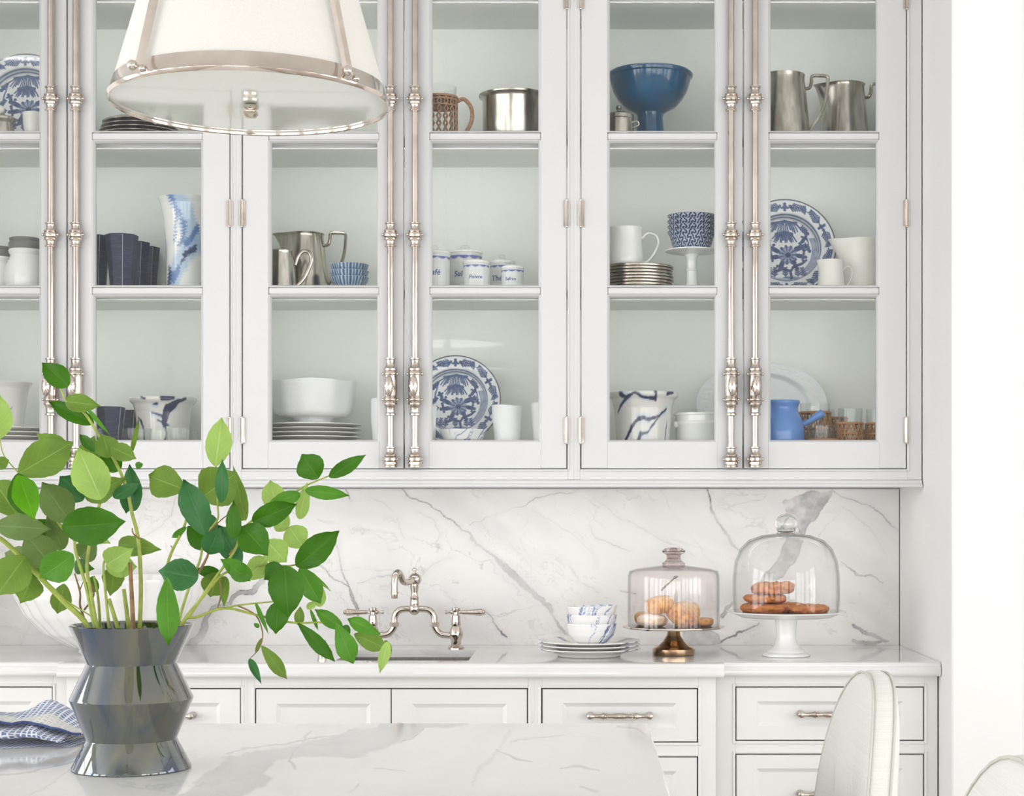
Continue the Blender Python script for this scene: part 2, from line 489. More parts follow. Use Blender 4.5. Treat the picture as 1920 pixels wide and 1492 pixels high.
# ------------------------------------------------------------------ backsplash
BS_D = 4.78
def vein_field_back(px, py):
    n1 = fbm(px/40, py/40, 0, 4, 3); n2 = fbm(px/40+9, py/40+5, 0, 4, 11)
    n3 = fbm(px/11, py/11, 0, 3, 21); n4 = fbm(px/11+7, py/11+3, 0, 3, 31)
    wx = px+n1*16+n3*7; wy = py+n2*16+n4*7
    v = np.zeros_like(px)
    fade = np.clip(.95+2.6*fbm(px/55+3, py/55, 0, 3, 61), .25, 1.6)
    def vein(pts, w, dark, soft=2.5):
        nonlocal v
        x0_, x1_ = min(p[0] for p in pts)-40, max(p[0] for p in pts)+40
        k = (wx > x0_) & (wx < x1_)
        d = segdist(wx[k], wy[k], pts, w); f = fade[k]
        q = np.maximum(dark*f*.9*(1-sstep(-.3, soft*.45, d)), .16*dark*(1-sstep(0, soft*5, d)))
        q = np.maximum(q, (dark*1.5*f)*(1-sstep(0, .9, np.abs(d+.6)))*(f > 1.0))
        v[k] = np.maximum(v[k], q)
    def blob(poly, dark, edge=.3, soft=3):
        nonlocal v
        d = polydist(wx, wy, poly)
        v = np.maximum(v, dark*(1-sstep(-1.5, soft*.6, d))*np.clip(.85+1.3*n1+1.1*n3, .35, 1.5))
        v = np.maximum(v, (dark+edge)*(1-sstep(0, 1.6, np.abs(d+1.5)))*sstep(-.1, .12, n1+.02))
    vein([(735,905),(760,930),(800,945),(860,985),(905,1030),(945,1062)], [.5,1,.8,1.2,1.5,4], .42)
    vein([(945,1062),(975,1085),(1005,1118),(1030,1138),(1062,1185)], [5,6,4,3,1.5], .34, 5)
    vein([(880,985),(930,968),(985,950),(1005,935),(1070,922),(1100,905)], [.6,.8,.6,.9,.5,.4], .35)
    vein([(1322,905),(1330,945),(1345,975),(1370,1012),(1388,1035)], [.8,1.5,2.2,1.6,.7], .55)
    vein([(1230,905),(1260,960),(1310,1020),(1350,1075),(1360,1130)], [.3,.5,.4,.5,.3], .18, 5)
    blob([(1465,938),(1500,924),(1560,918),(1556,940),(1540,962),(1518,985),(1508,1012),(1494,990),(1476,968)], .56, .3)
    blob([(1480,1000),(1512,1000),(1500,1040),(1470,1080),(1440,1110),(1424,1100),(1456,1052)], .40, .2)
    vein([(1556,918),(1600,940),(1640,955),(1672,990),(1690,1000)], [.5,.7,.7,1.2,.6], .35)
    vein([(1578,1052),(1605,1072),(1630,1080),(1655,1092)], [.8,1.6,1.4,.7], .45)
    vein([(1600,1172),(1625,1185),(1660,1198)], [2,3,2], .55, 6)
    vein([(1598,1200),(1630,1205),(1650,1200)], [3,4,2], .62, 5)
    blob([(1282,1180),(1318,1176),(1350,1192),(1356,1208),(1300,1212),(1280,1205)], .40, .25)
    vein([(1356,1206),(1385,1190),(1405,1182),(1425,1168)], [1.5,1.6,1.8,1], .6)
    vein([(1358,1160),(1366,1140),(1376,1130)], [4,4,2], .45, 6)
    vein([(628,1000),(634,1045),(645,1078),(656,1105)], [.5,.9,1,1.6], .5)
    vein([(656,1105),(661,1122),(670,1150)], [3,3.2,2], .5)
    vein([(560,1030),(597,1052),(625,1082),(655,1100)], [1,2.2,1,.8], .42, 4)
    vein([(668,1092),(710,1085),(735,1080)], [.4,.7,.5], .28)
    vein([(690,1093),(735,1108),(770,1118)], [.5,.4,.3], .2)
    vein([(430,1128),(447,1112),(470,1110),(490,1088),(496,1070)], [4,5,5,6,3], .50, 2.5)
    vein([(356,1212),(378,1190),(384,1160),(398,1140),(430,1128)], [6,7,5,4,3], .42, 3)
    vein([(300,1230),(250,1200)], [2,1], .3)
    vein([(640,905),(655,932)], [.8,1.2], .5)
    vein([(908,1148),(925,1172),(946,1197)], [.4,.5,1.6], .6)
    vein([(832,1110),(860,1142),(875,1165)], [.4,.6,.3], .22)
    vein([(262,925),(265,960),(258,1000),(268,1040)], [.8,.8,1,.5], .32)
    vein([(262,1005),(300,992),(325,968),(332,930)], [.6,.9,.7,.4], .3)
    vein([(780,1085),(805,1060),(820,1053),(850,1045)], [.4,1.1,.6,.3], .3)
    vein([(1105,985),(1120,1010),(1150,1020),(1180,1035)], [.4,1.2,.7,.3], .28)
    vein([(1065,1060),(1085,1090),(1120,1105)], [.5,1.2,.5], .32)
    vein([(1160,1110),(1190,1112)], [.6,1.6], .4)
    vein([(1110,930),(1160,968),(1240,1010),(1300,1040)], [.4,.9,.7,.3], .2, 4)
    vein([(40,1215),(60,1150),(120,1110),(150,1050)], [1,1.4,.8,.5], .3)
    vein([(0,1170),(60,1190),(120,1180)], [.6,1,.5], .25)
    for (a, b2) in (((700,930),(760,1010)), ((900,1010),(1000,1060)), ((1000,960),(1110,1040)), ((520,940),(600,1010)), ((1580,950),(1660,1040)), ((780,960),(830,1010))):
        vein([a, ((a[0]+b2[0])/2+8, (a[1]+b2[1])/2-6), b2], [.3,.5,.2], .16, 4)
    # fine broken crackle running down to the right
    a = (px*.80+py*.60); b_ = (-px*.60+py*.80)
    for sc, sd, w_, amp in ((1.0, 71, .010, .24), (.55, 83, .012, .17)):
        r = fbm(a/(150*sc)+n1*1.2, b_/(46*sc)+n2*1.2, 0, 4, sd)
        msk = sstep(.04, .22, fbm(px/170, py/130, 0, 2, sd+5)+.06)
        v = np.maximum(v, amp*msk*(1-sstep(w_*.3, w_, np.abs(r))))
    v = np.maximum(v, .10*sstep(.0, .3, fbm(a/200, b_/60, 0, 4, 91)))
    return v
def slab_grid(mb, n_u, n_v, fn):
    a0 = len(mb.v); mb.grid(n_u, n_v, fn); return np.arange(a0, len(mb.v))
m = MB()
bx0, bx1, bz0, bz1 = AX0+.003, AX1-.003, .9153, 1.352
nu, nv = 1300, 215
ids = slab_grid(m, nu, nv, lambda i, j: (bx0+(bx1-bx0)*i/(nu-1), Y(BS_D), bz0+(bz1-bz0)*j/(nv-1)))
m.add([(bx0,Y(BS_D),bz0),(bx1,Y(BS_D),bz0),(bx1,-.001,bz0),(bx0,-.001,bz0),(bx0,Y(BS_D),bz1),(bx1,Y(BS_D),bz1),(bx1,-.001,bz1),(bx0,-.001,bz1)],
      [(0,3,2,1),(4,5,6,7),(1,2,6,5),(2,3,7,6),(3,0,4,7)])
V = np.array(m.v); px = PX0+V[:,0]*FPX/(V[:,1]+CAM_D); py = PY0-(V[:,2]-CAM_Z)*FPX/(V[:,1]+CAM_D)
vf = vein_field_back(px, py)
o = m.build('marble_backsplash', M['marble'], smooth=0, col=np.stack([vf]*3, 1))
tag(o, 'white marble backsplash slab with grey veins behind the counter', 'backsplash')

# ------------------------------------------------------------------ countertop
CT = .915
def edge_profile(yf):      # (y,z) outline of the front edge, slab 30 mm with a stepped, rounded nose
    return [(yf+.05, CT-.034), (yf+.004, CT-.034), (yf+.0005, CT-.031), (yf, CT-.028), (yf, CT-.013), (yf+.002, CT-.0105), (yf+.0055, CT-.009), (yf+.0055, CT-.004), (yf+.0075, CT-.001), (yf+.011, CT), (yf+.05, CT)]
m = MB()
YC, YS = Y(4.188), Y(4.225)             # front of the bowed centre, front of the side runs
xl, xr = X(106, 4.188), X(1358, 4.188)
sx0, sx1, sy0, sy1 = -.617, -.283, -.514, -.187     # sink cut-out
for (a, b_, yf) in ((AX0+.002, xl, YS), (xl, xr, YC), (xr, AX1-.002, YS)):
    m.prism(edge_profile(yf), 'x', a, b_)
def topbox(x0, x1, y0, y1): m.box(x0, x1, y0, y1, CT-.02, CT)
topbox(AX0+.002, xl, YS+.05, -.003); topbox(xr, AX1-.002, YS+.05, -.003)
topbox(xl, sx0, YC+.05, -.003); topbox(sx1, xr, YC+.05, -.003)
topbox(sx0, sx1, YC+.05, sy0); topbox(sx0, sx1, sy1, -.003)
o = m.build('marble_countertop', M['marble_top'], smooth=40, fix=True)
tag(o, 'long white marble countertop with a sink cut-out under the backsplash', 'countertop')

# sink basin
t = thing('sink', 'small undermounted steel bar sink set into the marble counter', 'sink', ((sx0+sx1)/2, (sy0+sy1)/2, .74))
m = MB(); w = .004
m.box(sx0-.008, sx1+.008, sy0-.008, sy1+.008, .74, .744)
m.box(sx0-.012, sx0-.008, sy0-.012, sy1+.012, .74, CT-.021); m.box(sx1+.008, sx1+.012, sy0-.012, sy1+.012, .74, CT-.021)
m.box(sx0-.008, sx1+.008, sy0-.012, sy0-.008, .74, CT-.021); m.box(sx0-.008, sx1+.008, sy1+.008, sy1+.012, .74, CT-.021)
m.build('basin', M['steel'], t, world=True)
m = MB(); m.lathe([(.042, 0), (.042, .003), (.03, .003), (.012, .001)], 24, (sx0+sx1)/2, (sy0+sy1)/2, .744); m.build('drain', M['nickel'], t, world=True)

# ------------------------------------------------------------------ cabinet joinery helpers
def panel_front(mb, x0, x1, z0, z1, yf, ix, iz, rec=.006, bev=.010, th=.02):
    """flat front whose centre panel is recessed behind a sloped moulding; yf = front plane (towards -y)"""
    a = (x0, x1, z0, z1); b = (x0+ix, x1-ix, z0+iz, z1-iz); c = (b[0]+bev, b[1]-bev, b[2]+bev, b[3]-bev)
    lip = (b[0]+.0035, b[1]-.0035, b[2]+.0035, b[3]-.0035)
    def ring(q, y): return [(q[0],y,q[2]),(q[1],y,q[2]),(q[1],y,q[3]),(q[0],y,q[3])]
    e = .0015; a2 = (x0+e, x1-e, z0+e, z1-e)
    R = [ring(a, yf+th), ring(a, yf+e), ring(a2, yf), ring(b, yf), ring(lip, yf+.003), ring((c[0]-.002, c[1]+.002, c[2]-.002, c[3]+.002), yf+rec-.001), ring(c, yf+rec)]
    vs = [p for r in R for p in r]; fs = []
    for k in range(len(R)-1):
        for i in range(4):
            j = (i+1) % 4; fs.append((k*4+i, k*4+j, k*4+4+j, k*4+4+i))
    n = len(vs)-4; fs.append((n, n+1, n+2, n+3)); fs.append((3, 2, 1, 0))
    mb.add(vs, fs)
def bead_frame(mb, x0, x1, z0, z1, yf, w=.008, h=.0032):
    """thin raised bead running round an opening"""
    for (a0, a1, c0, c1) in ((x0-w, x0, z0-w, z1+w), (x1, x1+w, z0-w, z1+w), (x0, x1, z0-w, z0), (x0, x1, z1, z1+w)):
        mb.box(a0, a1, yf-h, yf+.002, c0, c1, .0022)
def bar_pull(parent, cx, cz, yf, L):
    """turned nickel bar pull on two posts"""
    m = MB(); h = L/2
    prof = [(-h, .0048), (-h*.93, .0078), (-h*.86, .0072), (-h*.80, .0052), (-h*.62, .0062), (-h*.52, .0092), (-h*.49, .0098), (-h*.46, .0076), (-h*.43, .0076), (-h*.40, .0098), (-h*.37, .0060), (-h*.27, .0054), (-h*.12, .0080)]
    full = prof+[(-a, r) for a, r in prof[::-1]]
    m.lathe([(r, z) for z, r in full], 16, cx, yf-.026, cz, axis='x')
    po = m.build('pull', M['nickel'], parent, world=True)
    for s in (-1, 1):
        q = MB(); q.lathe([(.009, 0), (.009, .002), (.0065, .006), (.0055, .018), (.0075, .026), (.0075, .031), (.003, .034)], 14, cx+s*h*.93, yf, cz, axis='y')
        qo = q.build('post', M['nickel'], None)
        qo.data.transform(Matrix.Translation(-Vector(parent['_b']))); qo.parent = po
    return po

# ------------------------------------------------------------------ base cabinets
def base_cabinet(label, x0, x1, d, cols):
    """cols: list of (kind, px0, px1, [(py_top, py_bottom, inset_x, inset_z)], pulls)"""
    yf = Y(d)
    t = thing('base_cabinet', label, 'cabinet', ((x0+x1)/2, (yf-.01)/2, 0)); t['_b'] = tuple(t.location)
    top = CT-.036
    b = MB()
    b.box(x0, x1, yf+.03, -.004, .10, top-.18)
    b.box(x0, x1, yf+.08, -.004, 0, .10)
    b.box(x0, x0+.018, yf+.03, -.004, .10, top); b.box(x1-.018, x1, yf+.03, -.004, .10, top)
    b.build('body', M['gap'], t, world=True)
    fr = MB(); ops = []
    for c in cols:
        for (kind, p0, p1, q0, q1) in c['fronts']:
            ops.append((X(p0, d), X(p1, d), Z(q1, d) if q1 else .13, Z(q0, d)))
    # face frame: rails and stiles around the openings
    xs = sorted(set([round(o_[0], 4) for o_ in c_] if False else [round(o_[0],4) for o_ in ops]))
    colx = sorted(set((round(c['x'][0],5), round(c['x'][1],5)) for c in cols))
    cur = x0
    for (p0, p1) in colx:
        a0, a1 = X(p0, d)-.003, X(p1, d)+.003
        fr.box(cur, a0, yf, yf+.022, .0, top, .001)
        zs = sorted([(z0-.003, z1+.003) for (q0, q1, z0, z1) in ops if q0 >= a0-.01 and q1 <= a1+.01])
        zz = 0.0; last = None
        for (z0, z1) in zs:
            if last is not None and abs(z0-last[0]) < 1e-4: continue
            if z0 > zz+1e-4: fr.box(a0, a1, yf, yf+.022, zz, z0)
            zz = z1; last = (z0, z1)
        if top > zz: fr.box(a0, a1, yf, yf+.022, zz, top)
        for (z0, z1) in sorted(set(zs)): bead_frame(fr, a0, a1, z0, z1, yf, .0075)
        cur = a1
    fr.box(cur, x1, yf, yf+.022, .0, top, .001)
    fr.build('face_frame', M['paint_base'], t, world=True)
    for c in cols:
        for (kind, p0, p1, q0, q1) in c['fronts']:
            a0, a1, z0, z1 = X(p0, d), X(p1, d), Z(q1, d) if q1 else .13, Z(q0, d)
            m = MB(); panel_front(m, a0, a1, z0, z1, yf+.001, .050, .034 if kind == 'drawer' else .036)
            o = m.build(kind, M['paint_base'], t, world=True, smooth=20)
            if kind == 'drawer': bar_pull(t, (a0+a1)/2, (z0+z1)/2, yf+.007, .158)
    return t
DC, DS = 4.222, 4.258
bot1 = (1420, 1560); bot2 = (1590, None)
base_cabinet('white drawer cabinet beside the sink cabinet, behind the dark vase', X(125, DC), X(464, DC), DC,
    [dict(x=(160, 450), fronts=[('drawer', 160, 450, 1292, 1390), ('drawer', 160, 450, 1420, 1560), ('drawer', 160, 450, 1590, None)])])
base_cabinet('white two-door cabinet directly under the sink and faucet', X(464, DC), X(1002, DC), DC,
    [dict(x=(480, 988), fronts=[('door', 480, 732.3, 1292, None), ('door', 734.3, 988, 1292, None)])])
base_cabinet('white drawer cabinet below the stacked blue-splashed bowls', X(1002, DC), X(1342, DC), DC,
    [dict(x=(1017, 1307), fronts=[('drawer', 1017, 1307, 1292, 1390), ('drawer', 1017, 1307, 1420, 1560), ('drawer', 1017, 1307, 1590, None)])])
base_cabinet('white end drawer cabinet against the return wall under the glass domes', X(1342, DC), AX1-.004, DS,
    [dict(x=(1381, 1731), fronts=[('drawer', 1381, 1731, 1289, 1387), ('drawer', 1381, 1731, 1415, 1560), ('drawer', 1381, 1731, 1590, None)])])
base_cabinet('white end drawer cabinet below the huge fluted bowl', AX0+.004, X(125, DC), DS,
    [dict(x=(-252, 97), fronts=[('drawer', -252, 97, 1289, 1387), ('drawer', -252, 97, 1415, 1560), ('drawer', -252, 97, 1590, None)])])

# ------------------------------------------------------------------ upper cabinets with glazed doors
DU = 4.46; YF = Y(DU); SU = S(DU)
UZ0, UZ1 = 1.352, 3.0                  # underside of the moulding, top of the carcass
SHELF = [1.466, 1.8725, 2.273, 2.66]   # upper faces: floor, then three shelves
def U(px): return X(px, DU)
def V_(py): return Z(py, DU)
SHELF_FILL, COUNTER_FILL = .36, .46  # strengths of the added shelf and counter fill lamps
def cremone(t, cx):
    yc = YF-.013
    b = Vector(t['_b'])
    m = MB(); m.tube([(cx, yc, V_(846)), (cx, yc, 2.93)], .0085, 16)
    rod = m.build('cremone_rod', M['nickel'], t, world=True)
    def sub(mb, name):
        o = mb.build(name, M['nickel']); o.data.transform(Matrix.Translation(-b)); o.parent = rod
    u = 1/SU
    def guide(zc, k=1):
        g = MB()
        pr = [(8, 23), (10.5, 22.5), (10.5, 20.5), (8.5, 19), (7.8, 14), (9, 10), (12.2, 8.5), (12.6, 6), (11.5, 5), (13.6, 3), (14, 0), (13.6, -3), (11.5, -5), (12.6, -7), (12, -9.5), (9, -11), (7.8, -15), (8.5, -19), (10.5, -20.5), (10.5, -22.5), (8, -23)]
        g.lathe([(r*u, z*u) for r, z in pr[::-1]], 24, cx, yc, zc)
        for s in (-1, 1): g.ball((cx+s*13.5*u, yc-.004, zc), 3.2*u, 10, 6)
        sub(g, 'guide')
    for py in (187.5, 442, -66): guide(V_(py))
    g = MB()      # bottom keeper
    pr = [(8, 38), (10.5, 37.5), (10.5, 35.5), (8.5, 34), (8, 29), (9.5, 25), (12, 23), (12.4, 21), (11, 20), (14, 17), (14.2, 13), (11.5, 11), (13.5, 9), (13.5, 6), (11.5, 5), (12.5, 3), (12.5, 0)]
    g.lathe([(r*u, z*u) for r, z in pr[::-1]], 24, cx, yc, V_(876))
    for s in (-1, 1): g.ball((cx+s*13.5*u, yc-.004, V_(861)), 3.2*u, 10, 6)
    sub(g, 'keeper')
    g = MB(); zc = V_(726)      # knob housing
    pr = [(8, 54), (10.5, 53.5), (10.5, 51.5), (8.8, 50), (8.5, 42), (10, 37), (13, 34), (13, 31), (11.5, 30), (13.5, 26), (13.5, 23), (12, 21), (12.5, 10), (12.5, -14), (12.2, -19), (13.8, -22), (13.8, -25), (11.5, -27), (13, -30), (13, -33), (10, -36), (8.8, -40), (8.5, -48), (10.5, -50), (10.5, -53), (8, -54)]
    g.lathe([(r*u, z*u) for r, z in pr[::-1]], 24, cx, yc, zc)
    for s in (-1, 1):
        for dz in (24, -24): g.ball((cx+s*13.5*u, yc-.004, zc+dz*u), 3.2*u, 10, 6)
    sub(g, 'lock_housing')
    g = MB()      # fluted oval knob on a short neck
    g.lathe([(.006, 0), (.006, .014), (.009, .018)], 14, cx, yc-.012, zc, axis='y')
    def flute(r, z, a): return (r*(1+.045*math.cos(14*a)), z, a)
    k0 = len(g.v)
    g.lathe([(.003, .016), (.0085, .018), (.0115, .022), (.0122, .027), (.0105, .033), (.006, .0365), (.001, .0375)], 56, cx, yc-.012, zc, axis='y', fn=flute)
    for i in range(k0, len(g.v)):
        x_, y_, z_ = g.v[i]; g.v[i] = (cx+(x_-cx)*.95, y_, zc+(z_-zc)*2.25)
    sub(g, 'knob')
def upper_cabinet(label, p0, p1, doors, endpx):
    x0, x1 = endpx
    t = thing('glazed_cabinet', label, 'cabinet', ((x0+x1)/2, YF/2, UZ0)); t['_b'] = tuple(t.location)
    b = MB(); yb = -.004; th = .016
    b.box(x0+.001, x0+th, YF+.026, yb, SHELF[0]-.02, UZ1); b.box(x1-th, x1-.001, YF+.026, yb, SHELF[0]-.02, UZ1)
    b.box(x0+th, x1-th, -.016, yb, SHELF[0]-.02, UZ1); b.box(x0+th, x1-th, YF+.026, -.016, UZ1-.02, UZ1)
    b.box(x0+th, x1-th, YF+.026, -.016, SHELF[0]-.02, SHELF[0])
    b.build('carcass', M['inside'], t, world=True)
    for k in (1, 2, 3):
        s = MB(); s.box(x0+th+.001, x1-th-.001, YF+.043, -.0165, SHELF[k]-.02, SHELF[k], .002); 
        so = s.build('shelf', [M['inside']], t, world=True)
        e = MB(); e.box(x0+th+.001, x1-th-.001, YF+.037, YF+.0428, SHELF[k]-.02, SHELF[k], .0015)
        eo = e.build('shelf_lipping', M['paint']); eo.data.transform(Matrix.Translation(-Vector(t['_b']))); eo.parent = so
    for k in range(4):      # slim bars and fill lamps added under every shelf to brighten the interior
        zt = SHELF[k+1]-.0205 if k < 3 else UZ1-.0205
        s = MB(); s.box(x0+th+.02, x1-th-.02, YF+.046, YF+.060, zt-.003, zt); s.build('added_shelf_strip', M['paint'], t, world=True)
        l = area('shelf_fill_lamp', ((x0+x1)/2, YF+.053, zt-.0036), (0, .75, -.66), x1-x0-2*th-.06, .008, SHELF_FILL, (1.0, .985, .95))
        l.location = Vector(l.location)-Vector(t['_b']); l.parent = t
    fr = MB(); a0, a1 = U(p0)-.003, U(p1)+.003; zb = V_(877.5)-.003
    fr.box(x0, a0, YF, YF+.025, UZ0+.02, UZ1, .001); fr.box(a1, x1, YF, YF+.025, UZ0+.02, UZ1, .001)
    fr.box(a0, a1, YF, YF+.025, UZ0+.02, zb); fr.box(a0, a1, YF, YF+.025, 2.94, UZ1)
    bead_frame(fr, a0, a1, zb, 2.94, YF, .0065, .003)
    fr.box(x0, x1, YF+.025, yb, UZ0+.02, SHELF[0]-.0205)
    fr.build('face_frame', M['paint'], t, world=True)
    mo = MB()
    mo.prism([(YF+.02, UZ0), (YF-.010, UZ0), (YF-.012, UZ0+.002), (YF-.012, UZ0+.007), (YF-.010, UZ0+.009), (YF-.004, UZ0+.0105), (YF-.003, UZ0+.016), (YF, UZ0+.019), (YF+.02, UZ0+.0199)], 'x', x0, x1)
    mo.box(x0, x1, YF+.02, yb-.02, UZ0+.004, UZ0+.0199)
    mo.build('moulding', M['paint'], t, world=True, fix=True)
    s = MB(); s.box(x0+.08, x1-.08, YF+.03, YF+.05, UZ0+.0032, UZ0+.0039); s.build('added_counter_strip', M['nickel'], t, world=True)  # made-up strip and fill lamp, added to brighten backsplash and counter
    l = area('counter_fill_lamp', ((x0+x1)/2, YF+.04, UZ0+.0030), (0, .35, -.94), x1-x0-.18, .012, COUNTER_FILL, (1.0, .955, .90))
    l.location = Vector(l.location)-Vector(t['_b']); l.parent = t
    for (d0, d1, g0, g1, side, rodpx) in doors:
        D = MB(); dx0, dx1, o0, o1 = U(d0), U(d1), U(g0), U(g1); z0 = V_(877.5); z1 = 2.937
        zo = V_(829); top = 2.87
        ya, ybk = YF+.001, YF+.024
        D.box(dx0, o0, ya, ybk, z0, z1, .0012); D.box(o1, dx1, ya, ybk, z0, z1, .0012)
        D.box(o0, o1, ya, ybk, z0, zo); D.box(o0, o1, ya, ybk, top, z1)
        zs = [zo]
        for (q0, q1) in ((538, 552), (248, 262)): 
            D.box(o0, o1, ya+.002, ybk, V_(q1), V_(q0), .003); zs += [V_(q1), V_(q0)]
        D.box(o0, o1, ya+.002, ybk, 2.645, 2.665, .003); zs += [2.645, 2.665, top]
        # sloped glazing bead round every light
        e = .0065
        for k in range(0, len(zs), 2):
            q0, q1 = zs[k], zs[k+1]
            R = [[(o0,ya+.0005,q0),(o1,ya+.0005,q0),(o1,ya+.0005,q1),(o0,ya+.0005,q1)], [(o0+e*.35,ya+.002,q0+e*.35),(o1-e*.35,ya+.002,q0+e*.35),(o1-e*.35,ya+.002,q1-e*.35),(o0+e*.35,ya+.002,q1-e*.35)],
                 [(o0+e,ya+.010,q0+e),(o1-e,ya+.010,q0+e),(o1-e,ya+.010,q1-e),(o0+e,ya+.010,q1-e)], [(o0+e,ybk,q0+e),(o1-e,ybk,q0+e),(o1-e,ybk,q1-e),(o0+e,ybk,q1-e)]]
            vs = [p for r in R for p in r]; fs = [(c*4+i, c*4+(i+1) % 4, c*4+4+(i+1) % 4, c*4+4+i) for c in range(3) for i in range(4)]
            D.add(vs, fs)
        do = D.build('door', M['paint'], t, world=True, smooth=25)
        bb = Vector(t['_b'])
        for k in range(0, len(zs), 2):
            g = MB(); g.box(o0+.003, o1-.003, ya+.012, ya+.015, zs[k]+.003, zs[k+1]-.003)
            go = g.build('pane', M['pane'], smooth=0); go.data.transform(Matrix.Translation(-bb)); go.parent = do
        hx = (dx0-.0015) if side < 0 else (dx1+.0015)
        for (q0, q1) in ((374, 426), (781, 832), (-33, 18), (-300, -250)):
            h = MB(); hz0, hz1 = V_(q1), V_(q0)
            h.tube([(hx, YF-.0035, hz0+.004), (hx, YF-.0035, hz1-.004)], .0042, 10)
            for zz in (hz0+.002, hz1-.002): h.ball((hx, YF-.0035, zz), .0038, 8, 6)
            for f in (.2, .4, .6, .8): h.lathe([(.0046, -.0006), (.0046, .0006)], 10, hx, YF-.0035, hz0+(hz1-hz0)*f)
            h.box(hx-.009, hx+.009, YF-.001, YF+.0015, hz0+.003, hz1-.003)
            ho = h.build('hinge', M['nickel']); ho.data.transform(Matrix.Translation(-bb)); ho.parent = do
        cremone(t, U(rodpx))
    return t
c0, c1 = U(442.5), U(1076)
upper_cabinet('glass-fronted wall cabinet holding navy tumblers, jars and a swirled blue vase', -178, 430, [(-178, 124, -130, 76, -1, 98), (127, 430, 172, 380, 1, 145)], (AX0+.003, c0))
upper_cabinet('glass-fronted wall cabinet holding lettered canisters and a big footed white bowl', 455, 1062, [(455, 756.5, 503, 711, -1, 733), (759, 1062, 805, 1014, 1, 779)], (c0, c1))
upper_cabinet('glass-fronted wall cabinet holding the blue pedestal bowl and two silver jugs', 1090, 1699, [(1090, 1392, 1139, 1345, -1, 1370), (1395, 1699, 1441, 1649, 1, 1415)], (c1, AX1-.003))
# ------------------------------------------------------------------ tableware helpers
def resample(prof, n):
    """profile polyline resampled to n points by length"""
    L = [0]
    for a, b in zip(prof, prof[1:]): L.append(L[-1]+math.hypot(b[0]-a[0], b[1]-a[1]))
    out = []
    for i in range(n):
        s = L[-1]*i/(n-1); k = 0
        while k < len(L)-2 and L[k+1] < s: k += 1
        t = (s-L[k])/max(1e-9, L[k+1]-L[k]); a, b = prof[k], prof[k+1]
        out.append((a[0]+(b[0]-a[0])*t, a[1]+(b[1]-a[1])*t))
    return out
def shell(outer, wall=.004, floor=None):
    """outer profile bottom->rim, returned as a hollow vessel profile"""
    inner = [(max(.0005, r-wall), z) for r, z in outer[::-1]]
    zf = outer[0][1]+(floor if floor else wall*1.5)
    inner = [(r, z) for r, z in inner if z > zf]
    r_f = (inner[-1][0] if inner else outer[-1][0]-wall)
    for (ra, za), (rb_, zb_) in zip(outer, outer[1:]):
        if za <= zf <= zb_ and zb_ > za: r_f = max(.001, ra+(rb_-ra)*(zf-za)/(zb_-za)-wall)
    tip = [(outer[-1][0]-wall*.5, outer[-1][1]+wall*.35)]
    return outer+tip+inner+[(r_f*.96, zf), (.0005, zf)]
def at_shelf(px, d, k): return (X(px, d), Y(d), SHELF[k]+.0004)
def hgt(py, d, k): return Z(py, d)-SHELF[k]
def lathe_obj(name, prof, mat, parent=None, n=40, fn=None, loc=None, smooth=40, colfn=None, rings=None):
    m = MB(); pr = resample(prof, rings) if rings else prof
    m.lathe(pr, n, fn=fn, cap1=False)
    col = None
    if colfn:
        v = np.array(m.v); th = np.arctan2(v[:,1], v[:,0]); col = colfn(v, th)
    return m.build(name, mat, parent, smooth=smooth, col=col, loc=loc)
M['china'] = mat_attr('painted_china', .14, .4)
M['china_matte'] = mat_attr('painted_stoneware', .32, .1)
M['cream'] = mat_simple('cream_stoneware', (.86, .845, .80), .28, var=.02, coat=.2)
M['bluepot'] = mat_simple('cornflower_glaze', srgb(92, 138, 205), .22, var=.06, scale=25, coat=.4)
M['blueglass'] = mat_simple('petrol_blue_enamel', srgb(6, 80, 120), .12, var=.25, scale=14, coat=.3)
M['slate'] = mat_simple('slate_grey_lid', (.18, .18, .175), .45, var=.08)
M['rattan'] = mat_simple('rattan_wicker', srgb(176, 128, 82), .6, var=.25, scale=180, bump=.5, bscale=400)
M['rattan_brown'] = mat_simple('woven_cane', srgb(168, 132, 104), .65, var=.3, scale=160, bump=.5, bscale=400)
M['clear'] = mat_thin_glass('clear_tumbler_glass', (.97, .978, .975), 1.42, (.60, .64, .64))
M['ink'] = mat_simple('blue_lettering', srgb(70, 90, 150), .4)
M['platter'] = mat_metal('worn_silver_plate', (.34, .28, .23), (.66, .60, .52), .18, .36, (3, 3, 60))
M['bisque'] = mat_simple('textured_white_paper_porcelain', (.89, .895, .90), .45, var=.02, bump=.35, bscale=90)

def tube_handle(parent, pts, r, mat, n=10, name='handle', squash=None, k=6):
    m = MB(); m.tube(smoothpath(pts, k), r, n, squash=squash); return m.build(name, mat, parent)

def spout_fn(H, rtop, ang, reach, zstart=.72, width=.55, lift=0.0):
    def fn(r, z, a):
        da = (a-ang+PI) % (2*PI)-PI
        k = max(0, (z/H-zstart)/(1-zstart)); g = math.exp(-(da/width)**2)
        return (r+reach*k**1.4*g, z+lift*k*g, a)
    return fn

